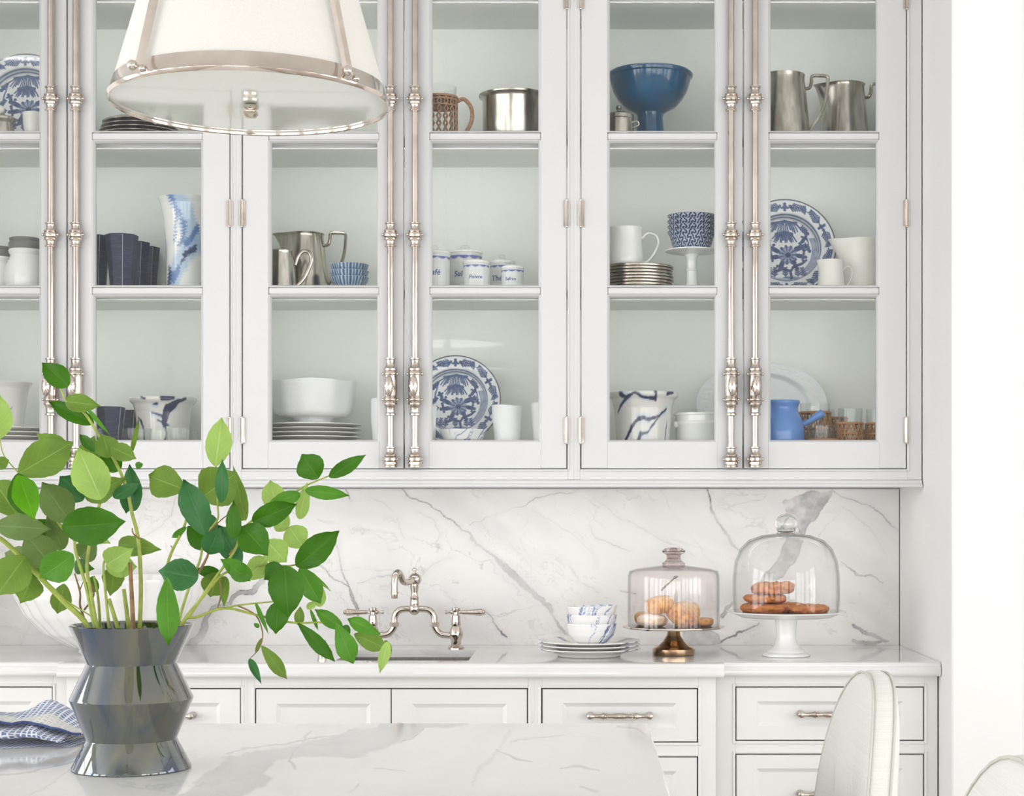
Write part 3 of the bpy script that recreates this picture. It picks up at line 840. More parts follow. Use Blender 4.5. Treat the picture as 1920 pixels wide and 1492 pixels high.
# ---------- blue and white painted plate
def paint_plate(u, v):
    """u,v in -1..1, v up; returns colour array of a hand-painted floral plate"""
    r = np.hypot(u, v)
    base = np.array([.72, .745, .755]); c = np.ones(u.shape+(3,))*base
    ink = np.zeros_like(u)
    jit = fbm(u*9, v*9, 0, 3, 5)*.03; uu = u+jit; vv = v+fbm(u*9+4, v*9+2, 0, 3, 8)*.02
    def put(mask, a=1.0):
        nonlocal ink; ink = np.maximum(ink, a*mask)
    def line(pts, w, a=.9): put(1-sstep(0, .009, segdist(uu, vv, pts, [w*.80]*len(pts))), a)
    def dot(x, y, R, a=.9, sx=1, sy=1): put(1-sstep(R*.72, R*.95, np.hypot((uu-x)/sx, (vv-y)/sy)), a)
    def fern(x, y, ang, L, nl=6, a=.85):
        dx, dy = math.cos(ang), math.sin(ang)
        line([(x, y), (x+dx*L, y+dy*L)], .008, a)
        for i in range(nl):
            t = (i+.6)/nl
            for s in (-1, 1):
                l = L*.36*(1-.55*t); an = ang+s*.85
                bx, by = x+dx*L*t, y+dy*L*t
                line([(bx, by), (bx+math.cos(an)*l*.5, by+math.sin(an)*l*.5), (bx+math.cos(an)*l, by+math.sin(an)*l)], .014, a)
    # rings
    put(1-sstep(.006, .016, np.abs(r-.985)), .8); put(1-sstep(.004, .014, np.abs(r-.70)), .65); put(1-sstep(.004, .012, np.abs(r-.665)), .6)
    # border sprays
    for k in range(6):
        A = PI/2+k*PI/3; x, y = .84*math.cos(A), .84*math.sin(A)
        dot(x, y, .055, .85); dot(x*.93, y*.93, .04, .85); dot(x*1.07, y*1.07, .04, .8)
        for s in (-1, 1):
            for j in range(3): dot(.84*math.cos(A+s*(.07+j*.05)), .84*math.sin(A+s*(.07+j*.05))+(.03 if j % 2 else -.02), .03, .8)
            fern(.84*math.cos(A+s*.10), .84*math.sin(A+s*.10), A+s*(PI/2+.12), .30, 6)
        B = A+PI/6; fern(.78*math.cos(B), .78*math.sin(B), B+.5, .17, 4, .7)
    # hanging canopy
    for (yy, hw, hh) in ((.50, .34, .22), (.28, .22, .2)):
        n = 17
        for i in range(n):
            t = i/(n-1)*2-1; l = hh*(.6+.4*abs(math.sin(i*2.3)))
            line([(t*hw*.72, yy+.08-.03*abs(t)), (t*hw*(1.0+.1*abs(t)), yy+.08-l)], .011, .8)
        line([(-hw*.72, yy+.06), (0, yy+.10), (hw*.72, yy+.06)], .03, .8)
    line([(-.36, .48), (-.44, .16), (-.46, .02)], .012, .7); line([(.36, .48), (.46, .2), (.48, .1)], .012, .7)
    # great flower with leaves
    fx, fy = .06, -.10
    a = np.arctan2(vv-fy, uu-fx); rr = np.hypot(uu-fx, vv-fy)
    pet = .155+.045*np.abs(np.cos(a*5.5))
    put((1-sstep(0, .02, rr-pet))*(.42+.35*(np.cos(a*11) > .2)), 1); put(1-sstep(.05, .065, rr), .95); put((1-sstep(0, .012, np.abs(rr-pet))), .8); put(1-sstep(0, .01, np.abs(rr-.10)), .7)
    for (x, y, an, L, w) in ((-.14,-.02,2.7,.24,.055), (-.16,-.14,3.3,.2,.05), (.24,.02,.4,.24,.06), (.27,-.12,-.2,.2,.05), (-.05,-.27,4.3,.2,.05), (.17,-.25,5.2,.2,.05), (-.3,.1,2.0,.16,.04), (.36,.18,1.0,.16,.04)):
        line([(x, y), (x+math.cos(an)*L*.5, y+math.sin(an)*L*.5)], w, .9); dot(x+math.cos(an)*L*.75, y+math.sin(an)*L*.75, w*.9, .85)
        for s in (-1, 1): dot(x+math.cos(an+s*.6)*L*.6, y+math.sin(an+s*.6)*L*.6, w*.7, .85)
    # trunk, ground, side plants
    line([(.12,-.6),(.10,-.46),(.16,-.36),(.34,-.28),(.42,-.22)], .026, .95); line([(.10,-.44),(-.06,-.40),(-.2,-.46)], .03, .9); dot(.22,-.34,.045,.9)
    g = (vv < -.56+.03*np.sin(uu*14)) & (r < .655)
    put(g*(.34+.28*(np.sin(vv*95+uu*9) > .35)), 1)
    for x in (-.46,-.34,-.22,.0,.26,.38): fern(x, -.57, PI/2+(x*.6), .2, 4, .8)
    band = (r > .54) & (r < .65) & (u > .2) & (v < .25) & (v > -.45); put(band*.42, 1)
    for (x, y) in ((.46,.34),(-.5,.3),(.5,-.02),(-.52,-.05),(-.5,-.26)):
        fern(x, y, 2.2 if x > 0 else .9, .18, 4, .8); dot(x, y, .045, .85)
    ink = np.clip(ink*(.86+.5*fbm(u*16, v*16, 0, 3, 2)), 0, 1)
    navy = np.array(srgb(26, 36, 78)); mid = np.array(srgb(92, 112, 152))
    t = ink[..., None]
    c = np.where(t < .5, base+(mid-base)*(t/.5), mid+(navy-mid)*((t-.5)/.5))
    c[r > .99] = np.array(srgb(90, 80, 72))
    return c
PLATE_MESH = None
def painted_plate(label, px, top_py, k, d, rpx, group=None, lean=12):
    global PLATE_MESH
    R = .115
    if PLATE_MESH is None:
        m = MB(); nr, na = 110, 264
        def prof(q): return .018*sstep(.62, .74, np.array(q))*1.0+.006*np.array(q)**2
        m.add([(0, 0, 0)], [])
        for i in range(1, nr+1):
            q = i/nr; z = float(prof(q))
            for j in range(na):
                a = 2*PI*j/na; m.v.append((R*q*math.cos(a), -z, R*q*math.sin(a)))
        for j in range(na): m.f.append((0, 1+j, 1+(j+1) % na)); m.mi.append(0)
        for i in range(nr-1):
            for j in range(na):
                j2 = (j+1) % na; a = 1+i*na; b = a+na
                m.f.append((a+j, b+j, b+j2, a+j2)); m.mi.append(0)
        nf = len(m.v)
        back = [(.012, R), (.008, R*.74), (.003, R*.6), (.003, .01)]        # plain glazed back
        n0 = len(m.v); ring = []
        for y_, r_ in [(.0-.0236, R)]+[(y_, r_) for y_, r_ in ((-.018, R*.985), (-.012, R*.76), (.004, R*.64), (.004, .002))]:
            ring.append(len(m.v))
            for j in range(na): a = 2*PI*j/na; m.v.append((r_*math.cos(a), y_, r_*math.sin(a)))
        for q in range(len(ring)-1):
            for j in range(na):
                j2 = (j+1) % na; m.f.append((ring[q]+j, ring[q+1]+j, ring[q+1]+j2, ring[q]+j2)); m.mi.append(0)
        v = np.array(m.v); c = paint_plate(v[:,0]/R, v[:,2]/R); c[nf:] = (.66, .69, .70)
        o = m.build('painted_plate', M['china'], smooth=50, col=c); PLATE_MESH = o.data
    else:
        o = bpy.data.objects.new('painted_plate', PLATE_MESH); COL.objects.link(o)
    s = rpx/S(d)/R; o.scale = (s, s, s)
    a = math.radians(lean); rr = R*s
    o.location = (X(px, d), Y(d), SHELF[k]+.0006+rr*math.cos(a)+.0236*s*math.sin(a)*0)
    o.rotation_euler = (-a, 0, 0)
    tag(o, label, 'plate', group); return o
DP = 4.70
painted_plate('blue and white painted plate leaning behind two white jugs', 1471, 375, 1, DP, 94)
painted_plate('blue and white painted plate leaning among white tumblers on a lower shelf', 854, 672, 0, DP, 86)
painted_plate('blue and white painted plate leaning on an upper shelf behind a small white cup', 48, 100, 2, DP, 94)

# ---------- silver jugs
def jug(name, label, px, d, k, rb, rt, H, ang, reach, hpts, hr, mat, group=None, cat='jug', rz=0, n=48, rim=.0035, lift=0.0, squash=(1, .75)):
    """rb/rt base and top radius, H height, handle points in the local xz plane"""
    t = thing(name, label, cat, at_shelf(px, d, k), rz, group)
    outer = [(rb*.96, 0), (rb, .002), (rb, .006), (rb*.985, .010), (rb+(rt-rb)*.3, H*.33), (rb+(rt-rb)*.65, H*.66), (rt, H*.955), (rt+rim*.6, H*.965), (rt+rim, H*.98), (rt+rim*.8, H*.995)]
    lathe_obj('body', resample(shell(outer, .0022), 60), mat, t, n, spout_fn(H, rt, ang, reach, .55, .42, lift))
    tube_handle(t, hpts, hr, mat, squash=squash)
    return t
def square_handle(rt, rb, H, out, top=1.0, low=.16, s=1):
    """angular silver handle: rises, runs out flat, sweeps back in"""
    xr = rt+.0
    return [(s*(xr-.002), 0, H*.80), (s*(xr+out*.22), 0, H*.82), (s*(xr+out*.30), 0, H*.90), (s*(xr+out*.34), 0, H*(top-.01)), (s*(xr+out*.62), 0, H*top), (s*(xr+out*.96), 0, H*(top-.015)), (s*(xr+out), 0, H*(top-.10)), (s*(xr+out*.92), 0, H*.66), (s*(xr+out*.68), 0, H*.42), (s*(xr+out*.3), 0, H*(low+.06)), (s*(rb-.001), 0, H*low)]
d = 4.56; u = 1/S(d)
H = hgt(142, d, 2)
jug('silver_jug', 'taller silver jug with square handle beside its shorter twin on the upper shelf', 1468, d, 2, 52*u, 40*u, H, PI, .012, square_handle(40*u, 52*u, H, 44*u), .0064, M['silver'])
d = 4.69; u = 1/S(d); H = hgt(158, d, 2)
jug('silver_jug', 'shorter silver jug with pointed spout on the upper shelf behind the taller one', 1583, d, 2, 48*u, 37*u, H, PI, .030, square_handle(37*u, 48*u, H, 44*u), .0064, M['silver'])
d = 4.66; u = 1/S(d); H = hgt(437, d, 1)
jug('silver_jug', 'large silver jug with square handle behind the stacked blue bowls', 573, d, 1, 45*u, 33*u, H, PI, .042, square_handle(33*u, 45*u, H, 42*u), .0060, M['silver'])
d = 4.55; u = 1/S(d); H = hgt(470, d, 1)
hp = [(25*u, 0, H*.66), (31*u, 0, H*.86), (41*u, 0, H*.985), (52*u, 0, H*.95), (56*u, 0, H*.78), (50*u, 0, H*.55), (40*u, 0, H*.30), (27*u, 0, H*.12)]
jug('creamer', 'small silver cream jug with looped handle standing before the large silver jug', 528, d, 1, 28*u, 23*u, H, PI*1.1, .006, hp, .0055, M['silver'], rim=.001)

# ---------- top shelf, remaining things
d = 4.62; u = 1/S(d)
t = thing('pedestal_bowl', 'glossy petrol-blue pedestal bowl on the upper shelf', 'bowl', at_shelf(1219, d, 2))
H = hgt(139, d, 2); hz = lambda py: hgt(py, d, 2)
outer = [(27*u, 0), (27.5*u, .003), (25.5*u, hz(240)), (24*u, hz(222)), (25.5*u, hz(214)), (34*u, hz(208)), (48*u, hz(201)), (60*u, hz(188)), (69*u, hz(173)), (74*u, hz(158)), (76.5*u, hz(148)), (79.5*u, hz(146)), (80.5*u, hz(142)), (79*u, H)]
lathe_obj('bowl', shell(outer, .004, hz(206)), M['blueglass'], t, 56)
d = 4.545; u = 1/S(d)
t = thing('lidded_pot', 'little round silver pot with knobbed lid beside the blue pedestal bowl', 'pot', at_shelf(1160, d, 2)); H = hgt(219, d, 2)
lathe_obj('body', shell([(26*u, 0), (27.5*u, .002), (28*u, H*.5), (27*u, H*.86), (28.5*u, H*.9), (28*u, H)], .002), M['silver'], t)
lathe_obj('lid', [(28*u, H), (27.8*u, H+.003), (20*u, H+.008), (6*u, H+.011), (3.4*u, H+.014), (3.2*u, H+.018), (5.4*u, H+.021), (5*u, H+.027), (1*u, H+.030)], M['silver'], t)
m = MB(); m.tube(smoothpath([(27*u, 0, H*.78), (35*u, 0, H*.82), (38*u, 0, H*.7), (33*u, 0, H*.6), (27*u, 0, H*.55)]), .0018, 8); m.build('handle', M['silver'], t)

d = 4.56; u = 1/S(d)
t = thing('wrapped_mug', 'glass mug wrapped in brown woven cane with a looped handle', 'mug', at_shelf(826, d, 2)); H = hgt(164, d, 2)
lathe_obj('glass', shell([(27*u, 0), (29*u, .003), (30*u, H)], .0025), M['clear'], t, 40)
mw = MB()
nb, rows = 15, 6; hw = H*.80; r0 = 31*u
for i in range(nb):
    a = 2*PI*i/nb
    pts = []
    for j in range(rows*2+1):
        z = .004+hw*j/(rows*2); aa = a+(.5 if j % 2 else -.1)*2*PI/nb*.5; pts.append((r0*math.cos(aa), r0*math.sin(aa), z))
    mw.tube(pts, .0022, 5)
    pts2 = [(r0*math.cos(2*a-math.atan2(p[1], p[0])+.21), r0*math.sin(2*a-math.atan2(p[1], p[0])+.21), p[2]) for p in pts]
    mw.tube(pts2, .0022, 5)
for z, r in ((.003, .0032), (hw*.80, .0024), (hw, .0035), (hw-.008, .003)):
    mw.lathe([(r0-r, z), (r0+r*.7, z-r*.7), (r0+r, z), (r0+r*.7, z+r)], 40)
mw.build('cane_wrap', M['rattan_brown'], t)
hm = MB(); pp = smoothpath([(30*u, 0, hw*.93), (44*u, 0, hw*.98), (57*u, 0, hw*.80), (59*u, 0, hw*.55), (50*u, 0, hw*.28), (36*u, 0, hw*.12), (29*u, 0, hw*.10)], 8)
hm.tube(pp, [.0052+.0006*(i % 2) for i in range(len(pp))], 10); hm.build('handle', M['rattan_brown'], t)
d = 4.60; u = 1/S(d)
H = hgt(181, d, 2)
o = lathe_obj('silver_bowl', shell([(52*u, 0), (56*u, .003), (59*u, .012), (59.5*u, H*.9), (61*u, H*.94), (66*u, H*.97), (66.5*u, H)], .003), M['silver'], None, 48, loc=at_shelf(964, d, 2))
tag(o, 'deep straight-sided silver bowl with rolled rim beside the cane-wrapped mug', 'bowl')

# stack of silver platters, half hidden by the pendant
for i in range(6):
    R = (84-i*3.2)/S(4.65)
    o = lathe_obj('silver_platter', [(R*.7, 0), (R*.78, .004), (R*.97, .008), (R, .009), (R*.99, .0115), (R*.8, .0085), (.001, .0075)], M['silver'], None, 48, loc=(X(262, 4.65), Y(4.65), SHELF[2]+.0004+i*.0118))
    tag(o, '%s silver platter from the shelf up under the tarnished dome' % ['first', 'second', 'third', 'fourth', 'fifth', 'sixth'][i], 'platter', 'stacked silver platters')
t = thing('silver_cloche', 'tarnished low silver dome cover with dark knob on the platters', 'cover', (X(250, 4.65), Y(4.65), SHELF[2]+.0004+5*.0118+.0120))
R = 56/S(4.65)
lathe_obj('dome', [(R, 0), (R*1.02, .002), (R*.93, .007), (R*.7, .014), (R*.35, .0185), (.001, .0195)], M['silver'], t, 40)
lathe_obj('knob', [(.010, .018), (.0065, .021), (.0065, .024), (.0155, .027), (.0165, .031), (.010, .0345), (.001, .0355)], M['slate'], t, 20)
# left end of the top shelf
d = 4.56; u = 1/S(d)
H = hgt(213, d, 2)
o = lathe_obj('cup', shell([(13*u, 0), (14*u, .002), (19*u, H*.6), (20*u, H)], .002), M['cream'], None, 32, loc=at_shelf(63, d, 2)); tag(o, 'small plain cream cup before the painted plate on the upper shelf', 'cup')
t = thing('silver_pot', 'little round silver pot with a white knob at the cabinet end', 'pot', at_shelf(6, d, 2)); H = hgt(222, d, 2)
lathe_obj('body', shell([(15*u, 0), (19*u, .003), (20*u, H*.6), (18*u, H*.8), (23*u, H*.92), (23*u, H)], .002), M['silver'], t)
lathe_obj('lid', [(22*u, H), (18*u, H+.004), (5*u, H+.008), (3*u, H+.010)], M['silver'], t)
m = MB(); m.ball((-6*u, 0, H+.010+.012), 9*u, 16, 10); m.build('knob', M['cream'], t)

# ---------- middle shelf
def jar(label, px, d, rpx, top, grp=None):
    u = 1/S(d); t = thing('storage_jar', label, 'jar', at_shelf(px, d, 1)); H = hgt(top, d, 1); R = rpx*u
    zb = H*.79
    lathe_obj('body', shell([(R*.72, 0), (R*.86, .003), (R*.97, H*.2), (R, H*.33), (R*.93, H*.48), (R*.76, H*.62), (R*.70, H*.68), (R*.78, H*.73), (R*.80, H*.76), (R*.76, zb)], .003), M['white'], t, 40)
    lathe_obj('lid', [(R*.76, zb), (R*.79, zb+.002), (R*.79, H*.90), (R*.72, H*.935), (R*.74, H*.95), (R*.76, H*.985), (R*.70, H), (R*.2, H)], M['slate'], t, 40)
jar('larger white round-bellied jar with grey lid beside the cabinet stile', 47, 4.56, 38, 447)
jar('smaller white jar with grey lid next to the round-bellied one', -2, 4.62, 34, 464)

# navy faceted tumblers: eight-sided, narrow foot, scratched with fine white lines
def navy_colors(v, th):
    n = len(v); c = np.ones((n, 3))*np.array(srgb(46, 46, 92))
    return c
def mat_navy():
    m, t, b, o = nt('navy_lacquer_with_white_scratches')
    tc = N(t, 'ShaderNodeTexCoord'); tot = None
    for k, (rot, sc) in enumerate((((.1, .25, .3), 26), ((.0, -.12, 1.0), 30), ((.2, .5, 2.0), 20))):
        mp = N(t, 'ShaderNodeMapping'); mp.inputs['Rotation'].default_value = rot; mp.inputs['Scale'].default_value = (.35, .35, 6)
        t.links.new(tc.outputs['Object'], mp.inputs[0])
        w = N(t, 'ShaderNodeTexNoise'); w.inputs['Scale'].default_value = sc; w.inputs['Detail'].default_value = 2
        t.links.new(mp.outputs[0], w.inputs['Vector'])
        s = N(t, 'ShaderNodeMath', operation='SUBTRACT'); s.inputs[1].default_value = .5; t.links.new(w.outputs['Fac'], s.inputs[0])
        a = N(t, 'ShaderNodeMath', operation='ABSOLUTE'); t.links.new(s.outputs[0], a.inputs[0])
        q = N(t, 'ShaderNodeMapRange'); q.inputs['From Max'].default_value = .012; q.inputs['To Min'].default_value = .5; q.inputs['To Max'].default_value = 0
        t.links.new(a.outputs[0], q.inputs[0])
        if tot is None: tot = q
        else:
            ad = N(t, 'ShaderNodeMath', operation='MAXIMUM'); t.links.new(tot.outputs[0], ad.inputs[0]); t.links.new(q.outputs[0], ad.inputs[1]); tot = ad
    mx = N(t, 'ShaderNodeMix', data_type='RGBA'); mx.inputs[6].default_value = (*srgb(30, 30, 64), 1); mx.inputs[7].default_value = (*srgb(96, 100, 140), 1)
    t.links.new(tot.outputs[0], mx.inputs[0]); t.links.new(mx.outputs[2], b.inputs['Base Color'])
    setp(b, Roughness=.4); b.inputs['Specular IOR Level'].default_value = .3
    return m
M['navy'] = mat_navy()
M['crackle'] = mat_simple('white_edge_line', (.62, .63, .72), .4)
def navy_tumbler(label, px, d, k, rt, rb, top, rz, nf=8, grp='navy faceted tumblers'):
    u = 1/S(d); H = hgt(top, d, k); t = thing('faceted_tumbler', label, 'tumbler', at_shelf(px, d, k), rz, grp)
    lathe_obj('body', shell([(rb*u, 0), (rb*u*1.02, .002), ((rb+rt)/2*u*.96, H*.45), (rt*u, H)], .003), M['navy'], t, nf, smooth=10)
    for i in (0, 3, 5):      # pale lines along some edges
        m = MB(); a = 2*PI*i/nf; m.tube([(r*math.cos(a), r*math.sin(a), z) for r, z in ((rb*u*1.02, .002), ((rb+rt)/2*u*.965, H*.45), (rt*u*1.003, H*.99))], .0005, 4)
        m.build('edge_line', M['crackle'], t)
navy_tumbler('navy faceted tumbler at the front of the middle-shelf fan, tallest and widest', 228, 4.55, 1, 31, 20, 442, -1.25)
navy_tumbler('navy faceted tumbler cut off by the door stile, beside the widest one', 178, 4.60, 1, 30, 20, 444, -1.0)
navy_tumbler('navy faceted tumbler third in the fan, peeping behind the widest one', 253, 4.645, 1, 29, 19, 456, -.9)
navy_tumbler('navy faceted tumbler last in the fan, next to the marbled vase', 272, 4.735, 1, 28, 20, 465, -.8)
navy_tumbler('square navy tumbler in front of the splashed flowerpot on the bottom shelf', 205, 4.58, 0, 30, 22, 764, .5, 6)
navy_tumbler('square navy tumbler set back against the splashed flowerpot', 236, 4.725, 0, 28, 22, 770, .3, 6)

# marbled blue vase
def marble_blue(v, th, seed, flow, dens, dark=1.0, base=(.80, .79, .75)):
    """streaked blue glaze; flow skews the streaks round the pot"""
    x = v[:,0]; y = v[:,1]; z = v[:,2]
    n = len(v); base = np.array(base); c = np.ones((n, 3))*base
    zig = np.abs(((z*150+fbm(th*2, z*18, 0, 3, seed)*5) % 1)-.5)*.10
    a = th+z*flow+zig*1.0+fbm(th*1.2, z*14, 0, 3, seed+3)*1.5
    f = fbm(a*1.5, z*5, 0, 3, seed+7)*2
    wash = sstep(.10, .42, f+dens); blue = np.array(srgb(150, 180, 215)); c = c+(blue-c)*(wash*.75)[:, None]
    g = fbm(a*3.2, z*6+5, 0, 3, seed+11)*2
    st = (1-sstep(.0, .07, np.abs(g-.05)))*sstep(.0, .3, f+dens); c = c+(np.array(srgb(62, 98, 160))-c)*(st*.85)[:, None]
    h = fbm(a*4.2+3, z*8+1, 0, 3, seed+17)*2
    dk = (1-sstep(.0, .04, np.abs(h-.02)))*sstep(.05, .35, f+dens)*dark; c = c+(np.array(srgb(38, 48, 92))-c)*dk[:, None]
    return c
d = 4.62; u = 1/S(d); H = hgt(372, d, 1)
outer = [(39*u, 0), (40*u, .003), (38.5*u, H*.25), (39*u, H*.5), (43*u, H*.75), (49*u, H*.93), (54*u, H*.99)]
def vase_cols(v, th):
    z = v[:,2]; H = z.max(); y = z/H; a = ((th+PI/2+PI) % (2*PI))-PI
    c = np.ones((len(v), 3))*np.array((.82, .82, .80))
    zz = (y*30+fbm(a*2, y*6, 0, 3, 5)*3) % 1; zig = (np.abs(zz-.5)-.25)*(.28+.4*fbm(a*2, y*9, 0, 2, 8))
    A = a+zig+fbm(a*3, y*5, 0, 3, 12)*.30; B = y+fbm(a*3+5, y*5, 0, 3, 15)*.06
    def st(pts, w, col, k, soft=.05):
        nonlocal c
        d_ = segdist(A, B*1.6, [(p[0], p[1]*1.6) for p in pts], w); m_ = k*(1-sstep(0, soft, d_)); c = c+(np.array(col)-c)*m_[:, None]
    L, Mb, Dk = srgb(160, 190, 222), srgb(80, 118, 176), srgb(40, 54, 102)
    for off in (0, 2.1, -2.1):
        P_ = lambda pts: [(p[0]+off, p[1]) for p in pts]
        st(P_([(-.35,.97),(.0,.86),(.25,.72),(.5,.60),(.8,.52)]), [.06,.16,.26,.2,.1], L, .8, .18); st(P_([(.6,.5),(.2,.42),(-.2,.28),(-.5,.15),(-.7,.05)]), [.1,.12,.16,.2,.16], L, .75, .16)
        st(P_([(-.42,.98),(-.25,.85),(-.30,.72),(-.35,.55)]), [.05,.05,.03,.02], Mb, .85); st(P_([(-.1,.84),(.1,.70),(.05,.56),(-.15,.50)]), [.03,.06,.05,.02], Mb, .8)
        st(P_([(.1,.5),(.4,.58),(.75,.66)]), [.03,.06,.05], Mb, .9); st(P_([(.0,.38),(.3,.44),(.6,.46)]), [.02,.03,.05], Dk, .9, .03); st(P_([(-.1,.30),(.2,.40),(.45,.43)]), [.015,.02,.02], Dk, .8, .03)
        st(P_([(-.2,.25),(-.5,.16),(-.75,.18)]), [.05,.08,.06], Mb, .8); st(P_([(-.78,.25),(-.8,.12),(-.75,.02)]), [.05,.07,.04], Dk, .85); st(P_([(.75,.02),(.95,.06)]), [.06,.08], Dk, .8)
    return c
o = lathe_obj('marbled_vase', shell(outer, .003), M['china'], None, 220, loc=at_shelf(351, d, 1), rings=220, colfn=vase_cols)
tag(o, 'tall flared white vase streaked with marbled blue on the middle shelf', 'vase')

# stacked blue ribbed bowls
def ribbed(v, th):
    z = v[:,2]; c = np.ones((len(v), 3))*np.array(srgb(104, 134, 168))
    s = .5+.5*np.cos(th*34+fbm(th*5, z*40, 0, 2, 3)*6)
    c = c+(np.array(srgb(196, 212, 226))-c)*(sstep(.5, .9, s)*.85)[:, None]; c = c+(np.array(srgb(40, 64, 106))-c)*(sstep(.5, .9, 1-s)*.8)[:, None]
    zr = z/z.max(); c = c+(np.array(srgb(170, 190, 208))-c)*(sstep(.96, 1, zr)*.7)[:, None]
    return c
d = 4.56; u = 1/S(d)
for i in range(3):
    o = lathe_obj('ribbed_bowl', shell([(16*u, 0), (18*u, .002), (27*u, .014), (34*u, .030), (36.5*u, .040)], .0028), M['china_matte'], None, 120, loc=(X(655, d), Y(d), SHELF[1]+.0004+i*.0172), rings=60, colfn=ribbed)
    tag(o, ['bottom ribbed blue bowl of the nested three beside the silver jug', 'middle ribbed blue bowl of the nested three beside the silver jug', 'top ribbed blue bowl of the nested three beside the silver jug'][i], 'bowl', 'nested ribbed blue bowls')

# lettered canisters
def text_mesh(txt, size):
    cu = bpy.data.curves.new('lettering', 'FONT'); cu.body = txt; cu.size = size; cu.align_x = 'CENTER'; cu.resolution_u = 3; cu.shear = .12; cu.offset = size*.012
    o = bpy.data.objects.new('lettering', cu); COL.objects.link(o)
    dg = bpy.context.evaluated_depsgraph_get(); dg.update()
    me = bpy.data.meshes.new_from_object(o.evaluated_get(dg)); bpy.data.objects.remove(o); return me
def canister(label, px, d, rpx, body_top, knob_top, txt, txt_py, rot=0, size=.022):
    u = 1/S(d); R = rpx*u; H = hgt(body_top, d, 1); t = thing('canister', label, 'canister', at_shelf(px, d, 1))
    def cc(v, th):
        z = v[:,2]; c = np.ones((len(v), 3))*np.array((.78, .79, .785)); b = np.array(srgb(66, 92, 168))
        sw = .045*H*np.abs(np.cos(th*4)); y = (H*.93-z)/H
        m_ = sstep(0, .006, y)*(1-sstep(.012, .05, y-.05*np.abs(np.sin(th*5)))); c = c+(b-c)*(m_*.9)[:, None]
        st = np.abs(np.sin(th*5)) < .07; c[(st) & (y > .03)] = c[(st) & (y > .03)]*.8+np.array(srgb(170, 180, 205))*.2
        return c
    lathe_obj('body', shell([(R*.96, 0), (R, .002), (R, H*.965), (R*1.03, H*.975), (R*1.03, H)], .003), M['china'], t, 110, rings=90, colfn=cc)
    kz = H+(Z(body_top, d)-Z(body_top, d))
    hk = Z(knob_top, d)-Z(body_top, d)
    lo = lathe_obj('lid', [(R*1.04, H+.0005), (R*1.05, H+.002), (R*1.0, H+.006), (R*.6, H+.0105), (R*.2, H+.012)], M['white'], t, 40)
    lathe_obj('knob', [(R*.14, H+.011), (R*.12, H+hk*.5), (R*.27, H+hk*.66), (R*.29, H+hk*.82), (R*.2, H+hk*.97), (R*.02, H+hk)], M['clear'], t, 20)
    if txt:
        me = text_mesh(txt, size); zc = Z(txt_py, d)-SHELF[1]
        for v in me.vertices:
            a = -PI/2+v.co.x/R+rot; zz = v.co.y
            v.co = ((R+.0006)*math.cos(a), (R+.0006)*math.sin(a), zc+zz)
        me.materials.clear(); me.materials.append(M['ink'])
        lo = bpy.data.objects.new('lettering', me); COL.objects.link(lo); lo.parent = t
def mat_glass(name, col=(.95, .97, .97)):
    m, t, b, o = nt(name); setp(b, Base_Color=col, Roughness=.03, IOR=1.45); b.inputs['Transmission Weight'].default_value = 1.0; return m
M['clear_solid'] = mat_glass('solid_glass_knob')
canister('white canister lettered Café with blue swags, at the stile', 813, 4.57, 31, 478, 461, 'Café', 519, .05, .021)
canister('white canister lettered Sel, tallest in the row, set back', 872, 4.66, 32, 477, 461, 'Sel', 522, -.35, .021)
canister('white canister lettered Poivre at the front of the lettered row', 893, 4.55, 24, 495, 479, 'Poivre', 525, .0, .014)
canister('white canister lettered Thé standing behind the smallest one', 941, 4.64, 22, 495, 478, 'Thé', 529, -.42, .021)
canister('white canister lettered Safran, the smallest and last of the row', 961, 4.56, 21, 505, 490, 'Safran', 528, -.15, .012)

# silver plates, white mug, mini cake stand, patterned bowls
def plate_prof(R, h=.010, t_=.0028): return [(R*.55, 0), (R*.6, .002), (R*.68, h*.35), (R*.97, h), (R, h+.0006), (R*.995, h+t_), (R*.70, h*.35+t_), (R*.6, .0045), (.001, .004)]
d = 4.60; u = 1/S(d)
names6 = ['first', 'second', 'third', 'fourth', 'fifth', 'sixth', 'seventh', 'eighth', 'ninth']
def charger(R): return [(R*.9, 0), (R, .0012), (R*1.005, .004), (R, .0068), (R*.96, .0074), (R*.8, .0066), (.001, .0064)]
for i in range(9):
    R = 66*u*(1+.006*math.sin(i*2.1))
    o = lathe_obj('silver_plate', charger(R), M['platter'] if 'platter' in M else M['silver'], None, 56, loc=(X(1196+math.sin(i*1.7)*1.2, d), Y(d), SHELF[1]+.0004+i*.0084)); 
    tag(o, '%s silver plate from the shelf up in the stack under the white mug' % names6[i], 'plate', 'stacked silver plates')
zt = SHELF[1]+.0004+8*.0084+.0078
t = thing('mug_jug', 'tall plain white mug on top of the stacked silver plates', 'mug', (X(1172, 4.58), Y(4.58), zt)); d = 4.58; u = 1/S(d)
H = Z(428, d)-zt; R = 33*u
lathe_obj('body', shell([(R*1.02, 0), (R*1.06, .003), (R*1.02, H*.3), (R*.96, H*.6), (R*.96, H*.93), (R*1.0, H)], .003), M['white'], t, 48)
tube_handle(t, [(R*.94, 0, H*.72), (R*1.3, 0, H*.86), (R*1.75, 0, H*.80), (R*1.90, 0, H*.62), (R*1.72, 0, H*.38), (R*1.35, 0, H*.14), (R*1.02, 0, H*.06)], .0048, M['white'], squash=(1.2, .8))
d = 4.56; u = 1/S(d); H = hgt(470, d, 1)
